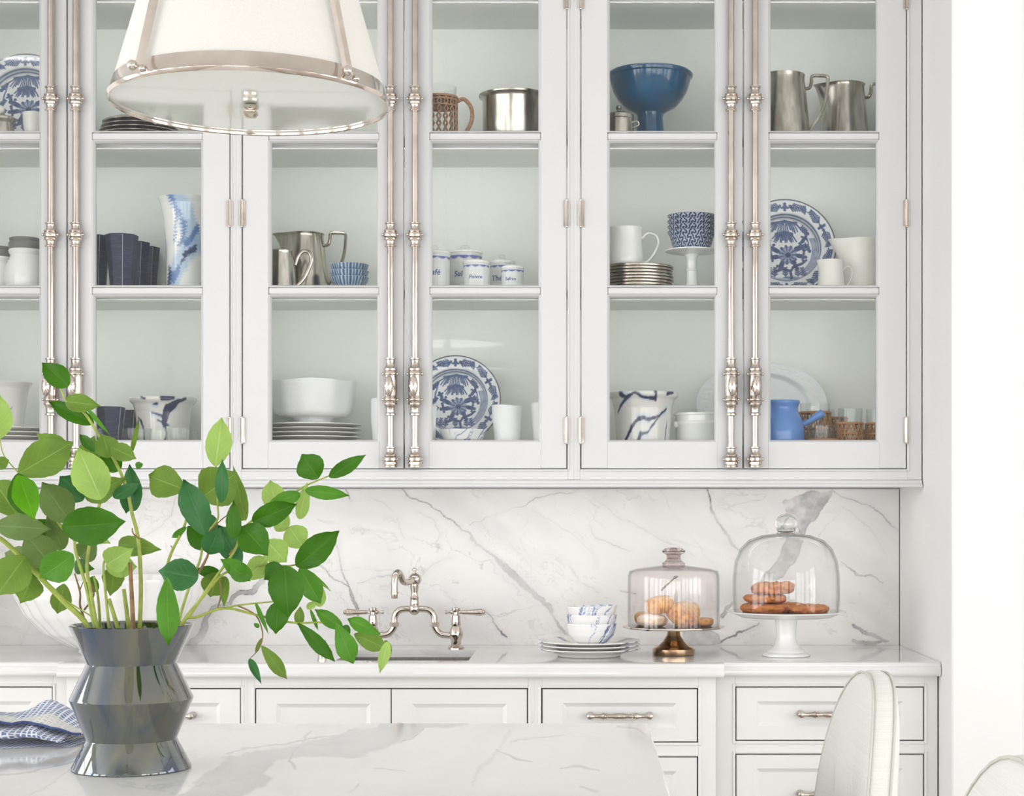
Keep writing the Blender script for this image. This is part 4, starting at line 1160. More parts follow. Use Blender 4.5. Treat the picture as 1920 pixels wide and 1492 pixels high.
o = lathe_obj('mini_cake_stand', [(22*u, 0), (23*u, .002), (18*u, .006), (11.5*u, .02), (10*u, H*.5), (11.5*u, H*.52), (12*u, H*.56), (10*u, H*.58), (10*u, H*.82), (14*u, H*.9), (30*u, H*.955), (47*u, H*.965), (49.5*u, H*.975), (50*u, H), (48*u, H*.997), (.001, H*.985)], M['white'], None, 48, loc=at_shelf(1297, d, 1))
tag(o, 'small white marble pedestal stand carrying the patterned bowls', 'cake stand')
def hexweave(v, th):
    R = np.hypot(v[:,0], v[:,1]); z = v[:,2]; c = np.ones((len(v), 3))*np.array(srgb(40, 50, 82))
    uu = th*5.0; vv = z/.0130
    # three-armed tiles on a triangular lattice
    s3 = math.sqrt(3); best = np.full(len(v), 9.0)
    A = uu; B = vv
    for oi in range(-1, 2):
        for oj in range(-1, 2):
            j = np.round(B/(s3/2))+oj; i = np.round(A-(j % 2)*.5)+oi
            cx = i+(j % 2)*.5; cy = j*s3/2
            dx = A-cx; dy = B-cy
            for k in range(3):
                an = PI/2+k*2*PI/3+((i+j) % 2)*PI/3
                ex, ey = np.cos(an)*.42, np.sin(an)*.42; L2 = ex*ex+ey*ey
                t_ = np.clip((dx*ex+dy*ey)/L2, 0, 1); best = np.minimum(best, np.hypot(dx-t_*ex, dy-t_*ey))
    m_ = 1-sstep(.09, .14, best); c = c+(np.array(srgb(188, 200, 218))-c)*m_[:, None]
    c[z < .001] = srgb(40, 50, 82); return c
zt = SHELF[1]+.0004+H*.9975
for i in range(4):
    u = 1/S(4.56)
    o = lathe_obj('patterned_bowl', shell([(31*u, 0), (33*u, .001), (38*u, .020), (41.5*u, .038), (43*u, .042), (46*u, .049)], .0022), M['china_matte'], None, 240, loc=(X(1297, 4.56), Y(4.56), zt+i*.0146), rings=70, colfn=hexweave)
    tag(o, ['lowest navy patterned bowl of the nest on the small pedestal', 'second navy patterned bowl up in the nest on the small pedestal', 'third navy patterned bowl of the nest on the small pedestal', 'uppermost navy patterned bowl of the nest on the small pedestal'][i], 'bowl', 'nested navy patterned bowls')
# cream jugs
d = 4.62; u = 1/S(d); H = hgt(450, d, 1)
jug('cream_jug', 'large cream stoneware jug behind the small creamer', 1617, d, 1, 42*u, 41*u, H, PI, .036, [(40*u, 0, H*.66), (50*u, 0, H*.78), (58*u, 0, H*.7), (60*u, 0, H*.5), (54*u, 0, H*.3), (42*u, 0, H*.2)], .005, M['cream'], rim=.0005, lift=.002)
d = 4.54; u = 1/S(d); H = hgt(488, d, 1)
jug('cream_jug', 'small cream pitcher with thin looped handle before the large jug', 1558, d, 1, 26*u, 21*u, H, PI, .009, [(20*u, 0, H*.62), (26*u, 0, H*.76), (33*u, 0, H*.8), (39*u, 0, H*.7), (40*u, 0, H*.55), (35*u, 0, H*.32), (29*u, 0, H*.18), (27*u, 0, H*.02)], .0027, M['cream'], rim=.0003)

# ---------- bottom shelf
def bowl_cols(seed):
    def f(v, th):
        z = v[:,2]; H = z.max(); c = np.ones((len(v), 3))*np.array((.86, .86, .85))
        a = th+fbm(th*2, z*25, 0, 3, seed)*.9-z*6; f_ = fbm(a*2.0, z*4, 0, 2, seed+2)*2
        s = np.abs(((a*2.6/PI*2) % 1)-.5)
        g = fbm(a*7, z*6, 0, 3, seed+5)*2
        st = (1-sstep(.03, .16, np.abs(g)))*sstep(-.15, .1, f_); c = c+(np.array(srgb(40, 68, 146))-c)*(st*.92)[:, None]
        wash = (1-sstep(.0, .3, np.abs(g)))*sstep(.05, .3, f_)*.4; c = c+(np.array(srgb(150, 175, 220))-c)*wash[:, None]
        return c
    return f
def inked_pot(seed, th0, strokes):
    def f(v, th):
        z = v[:,2]; H = z.max(); c = np.ones((len(v), 3))*np.array((.74, .73, .69))
        a = ((th-th0+PI) % (2*PI))-PI; y = z/H
        a = a+fbm(a*4, y*4, 0, 4, seed)*.18; y = y+fbm(a*4+3, y*4+1, 0, 4, seed+5)*.10
        ink = np.zeros(len(v)); wash = np.zeros(len(v))
        for pts, w in strokes:
            d_ = segdist(a, y, pts, w); ink = np.maximum(ink, 1-sstep(-.004, .02, d_)); wash = np.maximum(wash, 1-sstep(0, .08, d_+.02*np.sin(y*30)))
        c = c+(np.array(srgb(160, 186, 220))-c)*(wash*.45*(fbm(a*3, y*3, 0, 2, 9) > -.05))[:, None]
        c = c+(np.array(srgb(36, 42, 84))-c)*ink[:, None]
        return c
    return f
def flowerpot(label, px, d, rt, rb, top, colfn, rim=.004):
    u = 1/S(d); H = hgt(top, d, 0)
    outer = [(rb*u*.97, 0), (rb*u, .002), (rb*u*1.03, H*.3), (rt*u*.83, H*.7), (rt*u*.90, H*.86), (rt*u*.97, H*.90), (rt*u, H*.94), (rt*u*.985, H*.985)]
    o = lathe_obj('flowerpot', shell(outer, .005), M['china'], None, 180, loc=at_shelf(px, d, 0), rings=110, colfn=colfn)
    return tag(o, label, 'flowerpot')
F = -PI/2
flowerpot('white flared flowerpot with bold navy ink splashes on the bottom shelf', 306, 4.665, 62, 46, 746,
    inked_pot(3, F, [([(.95,.96),(.70,.90),(.40,.75),(.30,.58),(.25,.45),(.45,.40)], [.02,.05,.10,.11,.07,.01]), ([(-.15,.66),(.1,.60),(.25,.55)], [.01,.02,.04]), ([(.02,.5),(.25,.44)], [.01,.02]), ([(.30,.42),(.32,.2),(.26,.0)], [.03,.03,.02]), ([(-.85,.58),(-.68,.48),(-.6,.3),(-.62,.12),(-.5,-.1)], [.02,.03,.025,.03,.03]), ([(.2,.94),(.55,.97)], [.05,.03]), ([(-.5,.97),(-.3,.96)], [.02,.02]), ([(-.1,.83),(.0,.82)], [.01,.02])]))
flowerpot('white flared flowerpot with navy lines like a mountain ridge, beside the ramekins', 1206, 4.592, 66, 50, 736,
    inked_pot(8, F, [([(-.75,.92),(-.55,.9),(-.3,.95),(.0,.88),(.35,.86)], [.06,.03,.02,.02,.03]), ([(.3,.98),(.34,.86)], [.03,.04]), ([(-.75,.05),(-.5,.3),(-.2,.5),(.15,.47),(.5,.55),(.85,.68)], [.03,.035,.035,.03,.02,.012]), ([(-.2,.05),(-.12,.2),(.1,.24),(.45,.5)], [.04,.03,.015,.01]), ([(.9,.02),(.95,.3),(1.0,.45)], [.02,.02,.01]), ([(-1.05,.6),(-.8,.78),(-.6,.88)], [.02,.02,.02]), ([(.7,.93),(.95,.97)], [.03,.02])]))
d = 4.58; u = 1/S(d); H0 = SHELF[0]+.0004
# plates and cup at the left end
PW = M['white']
for i in range(4):
    R = 70/S(4.6)
    o = lathe_obj('dinner_plate', plate_prof(R, .0095), M['cream'], None, 56, loc=(X(25, 4.6), Y(4.6), H0+i*.0116)); tag(o, '%s cream plate from the shelf up under the blue-lined beaker' % names6[i], 'plate', 'cream plates under the beaker')
zt = H0+3*.0116+.0048; d = 4.6; u = 1/S(d); H = Z(717, d)-zt
def lines_cup(v, th):
    f = inked_pot(13, F, [([(-.9,.9),(-.3,.6),(.1,.45),(.5,.42)], [.008,.008,.01,.006]), ([(-.1,.5),(.2,.35),(.6,.45)], [.008,.008,.008]), ([(0,.25),(.35,.1),(.5,.0)], [.008,.01,.008])])(v, th)
    return f*.75+.25*np.array((.83, .83, .82))
o = lathe_obj('beaker', shell([(29*u, 0), (31*u, .002), (36*u, H*.5), (42*u, H*.88), (47*u, H*.97), (47.5*u, H)], .003), M['china'], None, 140, loc=(X(11, d), Y(d), zt), rings=90, colfn=lines_cup); tag(o, 'white flared beaker with thin blue lines on the cream plates', 'beaker')
# fluted clear glasses
def clear_glass(label, px, d, rpx, top):
    u = 1/S(d); H = hgt(top, d, 0)
    o = lathe_obj('fluted_glass', shell([(rpx*u*.93, 0), (rpx*u*.95, .003), (rpx*u, H)], .002, .006), M['clear'], None, 60, fn=lambda r, z, a: (r*(1+.012*math.cos(20*a)), z, a), loc=at_shelf(px, d, 0)); tag(o, label, 'glass', 'low fluted clear glasses')
clear_glass('low fluted clear glass standing before the square navy tumblers', 182, 4.545, 18, 804)
clear_glass('low fluted clear glass between navy tumbler and splashed flowerpot', 256, 4.545, 28, 804)
clear_glass('low fluted clear glass in front of the splashed flowerpot', 339, 4.545, 28, 804)
clear_glass('low fluted clear glass at the hinge side of the splashed flowerpot', 392, 4.56, 26, 806)
# footed white bowl on plates
d = 4.65; u = 1/S(d)
for i in range(5):
    R = 90*u*(1+.004*math.sin(i*2))
    o = lathe_obj('dinner_plate', plate_prof(R, .0105), M['cream'], None, 64, loc=(X(587, d), Y(d), H0+i*.0115)); tag(o, '%s cream plate from the shelf up under the footed bowl' % names6[i], 'plate', 'cream plates under the footed bowl')
zt = H0+4*.0115+.0048; H = Z(716, d)-zt
def facet(r, z, a):
    k = round(a/(2*PI/10))*(2*PI/10); return (r*(1+.035*(1-math.cos((a-k)*10))*.5), z*(1+.018*math.sin(a*4+1)), a)
o = lathe_obj('footed_bowl', resample(shell([(42*u, 0), (43*u, .002), (38*u, .010), (34*u, .02), (40*u, .0255), (62*u, .030), (70*u, .038), (74*u, H*.5), (79*u, H)], .004, .03), 60), M['bisque'], None, 80, fn=facet, loc=(X(588, d), Y(d), zt)); tag(o, 'big white faceted footed bowl on the pile of cream plates', 'bowl')
# white paper-textured tumblers
def white_tumbler(label, px, d, rt, rb, top):
    u = 1/S(d); H = hgt(top, d, 0)
    o = lathe_obj('white_tumbler', resample(shell([(rb*u, 0), (rb*u*1.03, .003), (rt*u, H)], .0025), 40), M['bisque'], None, 48, fn=lambda r, z, a: (r*(1+.02*math.sin(3*a+z*60)), z*(1+.015*math.sin(a*2)), a), loc=at_shelf(px, d, 0)); tag(o, label, 'tumbler', 'white textured tumblers')
white_tumbler('white textured tumbler before the painted plate, whole in view', 951, 4.56, 29, 23, 760)
white_tumbler('white textured tumbler next to the hinge stile of the canister door', 1022, 4.58, 27, 22, 756)
white_tumbler('white textured tumbler overlapping the painted plate at the knob stile', 796, 4.55, 24, 19, 762)
white_tumbler('white textured tumbler beside the footed bowl, cut by the door stile', 722, 4.60, 27, 23, 748)
d = 4.54; u = 1/S(d); H = hgt(806, d, 0)
o = lathe_obj('splashed_bowl', shell([(20*u, 0), (22*u, .002), (36*u, .012), (45*u, H)], .0025), M['china'], None, 140, loc=at_shelf(868, d, 0), rings=60, colfn=lambda v, th: bowl_cols(3)(v, th)); tag(o, 'shallow white bowl with blue splashes in front of the painted plate', 'bowl')
# lidded soufflé dishes, embossed platter
d = 4.63; u = 1/S(d); H = hgt(776, d, 0)
t = thing('ramekin_stack', 'white straight-sided oven dish with knob lugs beside the ridge-lined flowerpot', 'dish', at_shelf(1314, d, 0))
lathe_obj('body', shell([(46*u, 0), (47*u, .003), (47*u, H*.62), (49*u, H*.66), (49*u, H*.72), (47*u, H*.76), (47.5*u, H*.93), (51*u, H*.95), (51*u, H)], .004), M['white'], t, 56)
m = MB(); m.ball((-47*u, -.02, H*.66), 6*u, 12, 8); m.build('lug', M['white'], t)
def mat_platter():
    m, t, b, o = nt('embossed_white_platter'); setp(b, Base_Color=(.70, .73, .74), Roughness=.2); b.inputs['Coat Weight'].default_value = .3
    return m
M['emb'] = mat_platter()
m = MB(); nr, na = 60, 240
R = 122/S(4.745)
def pl(i, j):
    q = i/(nr-1); a = 2*PI*j/na
    z = .014*float(sstep(.66, .76, np.array(q)))+.004*q
    if .79 < q < .95: z += .0022*(math.sin(a*30+q*40)*math.cos(a*15-q*55) > .1)*math.sin((q-.79)/.16*PI)
    return (R*q*math.cos(a), -z, R*q*math.sin(a))
m.grid(nr, na, pl)
for i in range(nr): m.f.append(((na-1)*nr+i, i, i+1, (na-1)*nr+i+1)) if i < nr-1 else None; m.mi.append(0) if i < nr-1 else None
n0 = len(m.v)
for rr, yy in ((R, -.018), (R*.98, -.013), (R*.7, .004), (.002, .004)):
    for j in range(na): a = 2*PI*j/na; m.v.append((rr*math.cos(a), yy, rr*math.sin(a)))
for q in range(3):
    for j in range(na): j2 = (j+1) % na; m.f.append((n0+q*na+j, n0+(q+1)*na+j, n0+(q+1)*na+j2, n0+q*na+j2)); m.mi.append(0)
o = m.build('embossed_platter', M['emb'], fix=True, smooth=50); o.location = (X(1427, 4.745), Y(4.745), SHELF[0]+.0008+R*math.cos(.17)); o.rotation_euler = (-.17, 0, 0); o.scale = (1, 1, .66); o.location.z = SHELF[0]+.0008+R*.66*math.cos(.17)
tag(o, 'large white oval platter with embossed rim standing behind the cornflower-blue pot', 'platter')
# cornflower pot with side handle
d = 4.55; u = 1/S(d); H = hgt(752, d, 0)
t = thing('pouring_pot', 'cornflower-blue glazed pouring pot with a stubby side handle', 'pot', at_shelf(1466, d, 0))
lathe_obj('body', resample(shell([(38*u, 0), (41*u, .003), (43*u, H*.3), (39*u, H*.55), (31*u, H*.74), (30*u, H*.85), (34*u, H*.97), (34*u, H)], .004), 60), M['bluepot'], t, 56, spout_fn(H, 34*u, PI*1.15, .010, .75, .4))
m = MB(); m.tube(smoothpath([(36*u, 0, H*.46), (50*u, -.004, H*.53), (64*u, -.008, H*.64), (78*u, -.012, H*.74)], 5), [.0115, .0085, .0075, .0072, .0072, .0073, .0075, .008, .0088, .0095, .010, .0106, .011, .011, .0105, .004], 16); m.build('handle', M['bluepot'], t)
# rattan sleeved glasses
def cane_glass(label, px, d, rpx, top, cane_top, mat):
    u = 1/S(d); H = hgt(top, d, 0); t = thing('cane_glass', label, 'glass', at_shelf(px, d, 0), 0, 'cane-sleeved glasses')
    R = rpx*u; hc = max(.012, hgt(cane_top, d, 0))
    lathe_obj('glass', shell([(R*.93, 0), (R*.96, .003), (R, H)], .002, .006), M['clear'], t, 36)
    m = MB(); r1 = R*1.03; nb = 13
    for i in range(nb):
        a = 2*PI*i/nb; b2 = a+2*PI/nb
        z0, z1 = .005, hc-.004; zm = (z0+z1)/2
        for (p, q) in (((a, z0), (b2, z1)), ((b2, z0), (a, z1))):
            m.tube([(r1*math.cos(p[0]+(q[0]-p[0])*s), r1*math.sin(p[0]+(q[0]-p[0])*s), p[1]+(q[1]-p[1])*s) for s in (0, .33, .67, 1)], .0017, 5)
        m.tube([(r1*math.cos(a), r1*math.sin(a), z0), (r1*math.cos(a), r1*math.sin(a), z1)], .0012, 4)
    for z, w in ((.004, .004), (hc*.5, .0022), (hc-.003, .0034)):
        m.lathe([(r1-.001, z-w), (r1+.0022, z-w*.6), (r1+.0022, z+w*.6), (r1-.001, z+w)], 36)
    m.build('cane_sleeve', mat, t)
cane_glass('cane-sleeved glass tumbler behind the blue pot handle', 1528, 4.63, 28, 757, 772, M['rattan'])
cane_glass('low cane-sleeved glass tucked below the blue pot handle', 1543, 4.55, 27, 799, 823, M['rattan'])
cane_glass('cane-sleeved glass tumbler standing clear of its neighbours', 1594, 4.56, 23, 766, 792, M['rattan'])
cane_glass('cane-sleeved glass tumbler near the hinge stile, cut by the door', 1646, 4.58, 22, 768, 793, M['rattan'])
cane_glass('low cane-sleeved glass between the two clear-standing tumblers', 1636, 4.68, 22, 800, 806, M['rattan'])
cane_glass('cane-sleeved glass tumbler half hidden between two others at the back', 1570, 4.675, 18, 768, 782, M['rattan'])
# ------------------------------------------------------------------ bridge faucet
FD = 4.66; fu = 1/S(FD)
t = thing('bridge_faucet', 'polished nickel bridge faucet with two lever handles behind the sink', 'faucet', (X(777, FD), Y(FD), CT+.0003)); t['_b'] = tuple(t.location)
fx = lambda px: X(px, FD); fz = lambda py: Z(py, FD); fy = Y(FD)
zc = fz(1142)
for s, hub in ((-1, 699), (1, 855)):
    hx = fx(hub)
    m = MB(); q = [(15.5, 1214), (15.5, 1211.5), (12, 1209), (9.5, 1206), (9.5, 1199), (12.5, 1193), (13.5, 1186), (11, 1178), (8.5, 1172), (9.2, 1170), (8, 1160), (7.6, 1152), (5.2, 1151)]
    z0 = fz(1214)-CT
    m.lathe([(r*fu, fz(py)-z0+.0003) for r, py in q], 24, hx, fy, 0)
    v = m.build('valve', M['nickel'], t, world=True)
    m = MB(); m.lathe([(5*fu, fz(1152)), (5*fu, fz(1147)), (7.5*fu, fz(1146)), (8*fu, fz(1144)), (8*fu, fz(1140)), (6.5*fu, fz(1139)), (1*fu, fz(1138.5))], 18, hx, fy, 0)
    m.lathe([(.5*fu, -21*fu), (3.2*fu, -20.5*fu), (3.6*fu, -18*fu), (2.2*fu, -15.5*fu), (2.2*fu, -11*fu), (4*fu, -9.5*fu), (3, -8)][:6]+[(4*fu, -6*fu)], 14, hx, fy, fz(1147.5), axis='x', fn=lambda r, z, a: (r, z*s, a))
    pr = [(4*fu, 6*fu), (3*fu, 10*fu), (3.8*fu, 13*fu), (4.2*fu, 20*fu), (5.6*fu, 36*fu), (6.6*fu, 44*fu), (6.6*fu, 49*fu), (4.6*fu, 51*fu), (5*fu, 53*fu), (3.2*fu, 55*fu), (.5*fu, 55.5*fu)]
    m.lathe(pr, 18, hx, fy, fz(1147.5), axis='x', fn=lambda r, z, a: (r, z*s, a))
    ho = m.build('lever', M['nickel'], None, fix=True); ho.data.transform(Matrix.Translation(-Vector(t['_b']))); ho.parent = v
    m = MB()
    pts = [(hx, fy, fz(1191)), (fx(777+s*62), fy, fz(1190.5)), (fx(777+s*51), fy, fz(1189)), (fx(777+s*43), fy, fz(1183)), (fx(777+s*38.5), fy, fz(1175)), (fx(777+s*37.5), fy, fz(1166)), (fx(777+s*37), fy, fz(1157)), (fx(777+s*33), fy, fz(1148)), (fx(777+s*26), fy, fz(1143)), (fx(777+s*15), fy, fz(1141.5)), (fx(777), fy, fz(1141.5))]
    m.tube(smoothpath(pts, 5), 6.3*fu, 16)
    arm = m.build('bridge_arm', M['nickel'], t, world=True)
    m = MB(); m.lathe([(7.2*fu, fz(1174.5)), (8.8*fu, fz(1174)), (8.8*fu, fz(1166.5)), (7.2*fu, fz(1166))], 6, fx(777+s*37.8), fy, 0)
    no = m.build('union_nut', M['nickel'], None, smooth=20); no.data.transform(Matrix.Translation(-Vector(t['_b']))); no.parent = arm
m = MB()
q = [(1, 1153), (6, 1151.5), (10, 1147), (11.5, 1142), (10.5, 1136), (8.6, 1133), (9, 1130), (8.2, 1126), (8.2, 1122.5), (9, 1121), (7, 1117), (6.4, 1110), (8.4, 1101), (8.6, 1099), (7, 1097), (9.5, 1095)]
m.lathe([(r*fu, fz(py)) for r, py in q], 28, fx(777), fy, 0)
m.ball((fx(778), fy, fz(1086)), 12.5*fu, 24, 16)
m.lathe([(4*fu, fz(1074)), (5, 0)][:1]+[(4*fu, fz(1075)), (2.4*fu, fz(1072.5)), (2.4*fu, fz(1071)), (4.6*fu, fz(1069)), (4.6*fu, fz(1066.5)), (2.5*fu, fz(1064.5)), (.5*fu, fz(1064))], 16, fx(777), fy, 0)
m.build('body', M['nickel'], t, world=True, fix=True)
m = MB()      # spout swings forward and to one side
dx, dy = -.36, -.93
base = Vector((fx(778), fy, fz(1086)))
# the spout leaves the ball toward the front, dips, then rises into a hook
sp = [(0, 1087), (.02, 1088), (.045, 1091), (.07, 1091), (.085, 1085), (.097, 1076), (.112, 1073), (.126, 1079), (.131, 1092), (.131, 1110)]
pts = []
for s_, py in sp:
    y_ = fy+dy*s_; x_ = base.x+dx*s_*.9; pts.append((x_, y_, Z(py, FD+dy*s_)))
m.tube(smoothpath(pts, 6), 6.2*fu, 16)
x_, y_ = pts[-1][0], pts[-1][1]; zb = pts[-1][2]
m.lathe([(5.8*fu, zb-.0165), (6*fu, zb-.016), (6*fu, zb-.0045), (7.6*fu, zb-.0035), (7.6*fu, zb-.0005), (6*fu, zb+.0005)], 18, x_, y_, 0)
m.build('spout', M['nickel'], t, world=True, fix=True)
# side soap dispenser stub
d = 4.55; u = 1/S(d)
o = lathe_obj('air_switch', [(11*u, 0), (11*u, .003), (8*u, .006), (7.6*u, .016), (9.6*u, .019), (9.6*u, .023), (7.5*u, .025), (7.5*u, .030), (5*u, .032), (.5*u, .0325)], M['nickel'], None, 24, loc=(X(604, d), Y(d), CT+.0003)); tag(o, 'small nickel air switch button on the counter beside the sink', 'air switch')

# ------------------------------------------------------------------ fluted white bowl at the left
d = 4.50; u = 1/S(d); RB = 176*u; zb = CT+.0003; H = Z(1083, d)-zb
def fl(r, z, a): return (r*(1+.035*abs(math.cos(14*a+z*9))*min(1, z/.03)), z, a)
pr = [(RB*.30, 0), (RB*.32, .006), (RB*.30, .012), (RB*.42, .020), (RB*.66, H*.28), (RB*.84, H*.52), (RB*.94, H*.76), (RB*.985, H)]
o = lathe_obj('fluted_bowl', resample(shell(pr, .006, .03), 110), M['white'], None, 224, fn=fl, loc=(X(205, d), Y(d), zb)); tag(o, 'huge white fluted bowl on the counter behind the dark vase', 'bowl')

# ------------------------------------------------------------------ plates and blue-splashed bowls
d = 4.42; u = 1/S(d); zb = CT+.0003
def side_plate(v, th):
    c = np.ones((len(v), 3))*np.array((.84, .83, .80)); r = np.hypot(v[:,0], v[:,1]); R = r.max()
    for a0 in (-.75, -.35, .6, 2.2, 3.6):
        da = ((th-a0+PI) % (2*PI))-PI; w = fbm(th*6, r*60, 0, 3, 4)*.35
        k = (1-sstep(.02, .10, np.abs(da+w)))*sstep(.6*R, .75*R, r)*(v[:,2] > .006); c = c+(np.array(srgb(60, 72, 120))-c)*(k*.8)[:, None]
    return c
R = 97*u
pp = [(R*.60, 0), (R*.63, .003), (R*.60, .005), (R*.70, .009), (R*.98, .0185), (R, .0195), (R*.99, .022), (R*.70, .0125), (R*.6, .009), (.001, .0085)]
for i in range(3):
    o = lathe_obj('side_plate', pp, M['china'], None, 120, loc=(X(1104+(0, .4, -.3)[i], d), Y(d), zb+i*.0097), rings=90, colfn=side_plate)
    tag(o, ['bottom plate of the white stack carrying blue-splashed bowls', 'middle plate of the white stack carrying blue-splashed bowls', 'top plate of the white stack carrying blue-splashed bowls'][i], 'plate', 'stacked plates under the splashed bowls')
zt = zb+2*.0097+.0092
hb = .056
for i in range(3):
    o = lathe_obj('splashed_cup_bowl', shell([(20*u, 0), (22*u, .002), (33*u, .010), (42*u, .026), (46*u, .042), (47.5*u, hb)], .003), M['china'], None, 160, loc=(X(1109+(0, .5, 1)[i], d), Y(d), zt+(0, .0225, .0445)[i]), rings=90, colfn=bowl_cols(5+i*13))
    o.rotation_euler = (0, (0, .01, .03)[i], i*1.3)
    tag(o, ['lowest blue-splashed white bowl of the nest on the plates', 'middle blue-splashed white bowl of the nest on the plates', 'uppermost blue-splashed white bowl of the nest, tipped slightly'][i], 'bowl', 'nested blue-splashed bowls')

# ------------------------------------------------------------------ brass cake stand with smoky dome
M['dome_smoke'] = mat_thin_glass('smoky_rose_glass', (.990, .980, .978), 1.45, (.46, .40, .39))
M['dome'] = mat_thin_glass('clear_dome_glass', (.990, .992, .990), 1.42, (.58, .60, .59))
M['smoke_solid'] = mat_glass('smoky_glass_knob', (.66, .58, .57))
d = 4.46; u = 1/S(d); zb = CT+.0003; L = lambda py: Z(py, d)-zb
t = thing('brass_cake_stand', 'low brass cake stand holding pastries under a smoky glass dome', 'cake stand', (X(1263, d), Y(d), zb))
h = L(1173)
lathe_obj('foot', [(39*u, 0), (39.5*u, .002), (39.5*u, 11*u), (38*u, 12.5*u), (30*u, 16*u), (20*u, 25*u), (13*u, 36*u), (11*u, h-.008), (16*u, h-.0062)], M['gold'], t, 40)
lathe_obj('plate', [(10*u, h-.006), (80*u, h-.0055), (94*u, h-.0055), (95.5*u, h-.003), (95*u, h), (92*u, h), (90*u, h-.001), (.001, h-.001)], M['nickel'], t, 12, smooth=20)
SP = h-.001
def donut_mesh(m, c, R, r, sz=.8, n=64, k=22, seed=0, amp=.06, tilt=(0, 0)):
    base = len(m.v); vs = []; rot = Matrix.Rotation(tilt[0], 3, 'X') @ Matrix.Rotation(tilt[1], 3, 'Y')
    for i in range(n):
        a = 2*PI*i/n
        for j in range(k):
            b = 2*PI*j/k; w = 1+amp*(float(vnoise(np.array(math.cos(a)*3+j*.3), np.array(math.sin(a)*3+seed), np.array(j*.4)))-.5)*2+.05*math.sin(a*9+b*2)+.045*math.sin(a*17+b*3+seed)+.04*math.sin(b*5+a*4)
            rr = r*w; p = rot @ Vector(((R+rr*math.cos(b))*math.cos(a), (R+rr*math.cos(b))*math.sin(a), rr*sz*math.sin(b)))
            vs.append((c[0]+p.x, c[1]+p.y, c[2]+p.z))
    fs = [(i*k+j, ((i+1) % n)*k+j, ((i+1) % n)*k+(j+1) % k, i*k+(j+1) % k) for i in range(n) for j in range(k)]
    m.add(vs, fs)
def bun_mesh(m, c, R, H, seed=0, tilt=0, n=32, k=16, amp=.05):
    vs = []; rot = Matrix.Rotation(tilt, 3, 'Y')
    for j in range(k+1):
        ph = -PI/2+PI*j/k
        for i in range(n):
            a = 2*PI*i/n; x, y, z = math.cos(ph)*math.cos(a), math.cos(ph)*math.sin(a), math.sin(ph)
            w = 1+amp*2*(float(vnoise(np.array(x*2.2+seed), np.array(y*2.2), np.array(z*2.2)))-.5)
            e = .78; zz = math.copysign(abs(z)**.85, z); q = (abs(math.cos(ph))**.62)
            p = rot @ Vector((R*q*math.cos(a)*w, R*q*math.sin(a)*w, H*.5*zz*w)); vs.append((c[0]+p.x, c[1]+p.y, c[2]+p.z))
    fs = [(j*n+i, j*n+(i+1) % n, (j+1)*n+(i+1) % n, (j+1)*n+i) for j in range(k) for i in range(n)]
    m.add(vs, fs)
def mat_bake(name, dark, light, top, rough=.65, sugar=.55):
    """baked crust; sugar settles where the surface faces up"""
    m, tt, b, o = nt(name)
    tc = N(tt, 'ShaderNodeTexCoord'); nz = N(tt, 'ShaderNodeTexNoise'); nz.inputs['Scale'].default_value = 70; nz.inputs['Detail'].default_value = 5
    tt.links.new(tc.outputs['Object'], nz.inputs['Vector'])
    r = ramp(tt, [(.3, dark), (.62, light)]); tt.links.new(nz.outputs['Fac'], r.inputs[0])
    ge = N(tt, 'ShaderNodeNewGeometry'); sx = N(tt, 'ShaderNodeSeparateXYZ'); tt.links.new(ge.outputs['Normal'], sx.inputs[0])
    n2 = N(tt, 'ShaderNodeTexNoise'); n2.inputs['Scale'].default_value = 260; tt.links.new(tc.outputs['Object'], n2.inputs['Vector'])
    ad = N(tt, 'ShaderNodeMath', operation='MULTIPLY_ADD'); ad.inputs[1].default_value = .9; ad.inputs[2].default_value = -.45; tt.links.new(n2.outputs['Fac'], ad.inputs[0])
    a2 = N(tt, 'ShaderNodeMath', operation='ADD'); tt.links.new(sx.outputs[2], a2.inputs[0]); tt.links.new(ad.outputs[0], a2.inputs[1])
    q = N(tt, 'ShaderNodeMapRange'); q.inputs['From Min'].default_value = .3; q.inputs['From Max'].default_value = .85; q.inputs['To Max'].default_value = sugar; tt.links.new(a2.outputs[0], q.inputs[0])
    mx = N(tt, 'ShaderNodeMix', data_type='RGBA'); tt.links.new(q.outputs[0], mx.inputs[0]); tt.links.new(r.outputs[0], mx.inputs[6]); mx.inputs[7].default_value = (*top, 1)
    tt.links.new(mx.outputs[2], b.inputs['Base Color']); setp(b, Roughness=rough)
    bp = N(tt, 'ShaderNodeBump'); bp.inputs['Strength'].default_value = .6; bp.inputs['Distance'].default_value = .002; tt.links.new(nz.outputs['Fac'], bp.inputs['Height']); tt.links.new(bp.outputs[0], b.inputs['Normal'])
    return m
M['bun'] = mat_bake('golden_sugared_bun', srgb(196, 120, 50), srgb(232, 180, 104), srgb(245, 224, 190), .7, .6)
M['powder'] = mat_bake('powdered_bun', srgb(214, 166, 110), srgb(240, 222, 196), srgb(250, 246, 240), .8, .95)
M['fried'] = mat_bake('cinnamon_fried_dough', srgb(132, 66, 22), srgb(206, 124, 58), srgb(214, 150, 92), .75, .4)
M['croissant'] = mat_bake('browned_pastry', srgb(150, 78, 26), srgb(226, 158, 78), srgb(238, 206, 160), .6, .5)
bx, by = X(1263, d), Y(d); zs = zb+SP
def pastry(name, label, mb, mat): o = mb.build(name, mat, smooth=60); return tag(o, label, 'pastry', 'pastries under the smoky dome')
m = MB(); bun_mesh(m, (X(1221, d), by-.028, zs+.0165), 29*u, .033, 2, .0); pastry('sugared_bun', 'flat bun white with powdered sugar at the foot of the pile', m, M['powder'])
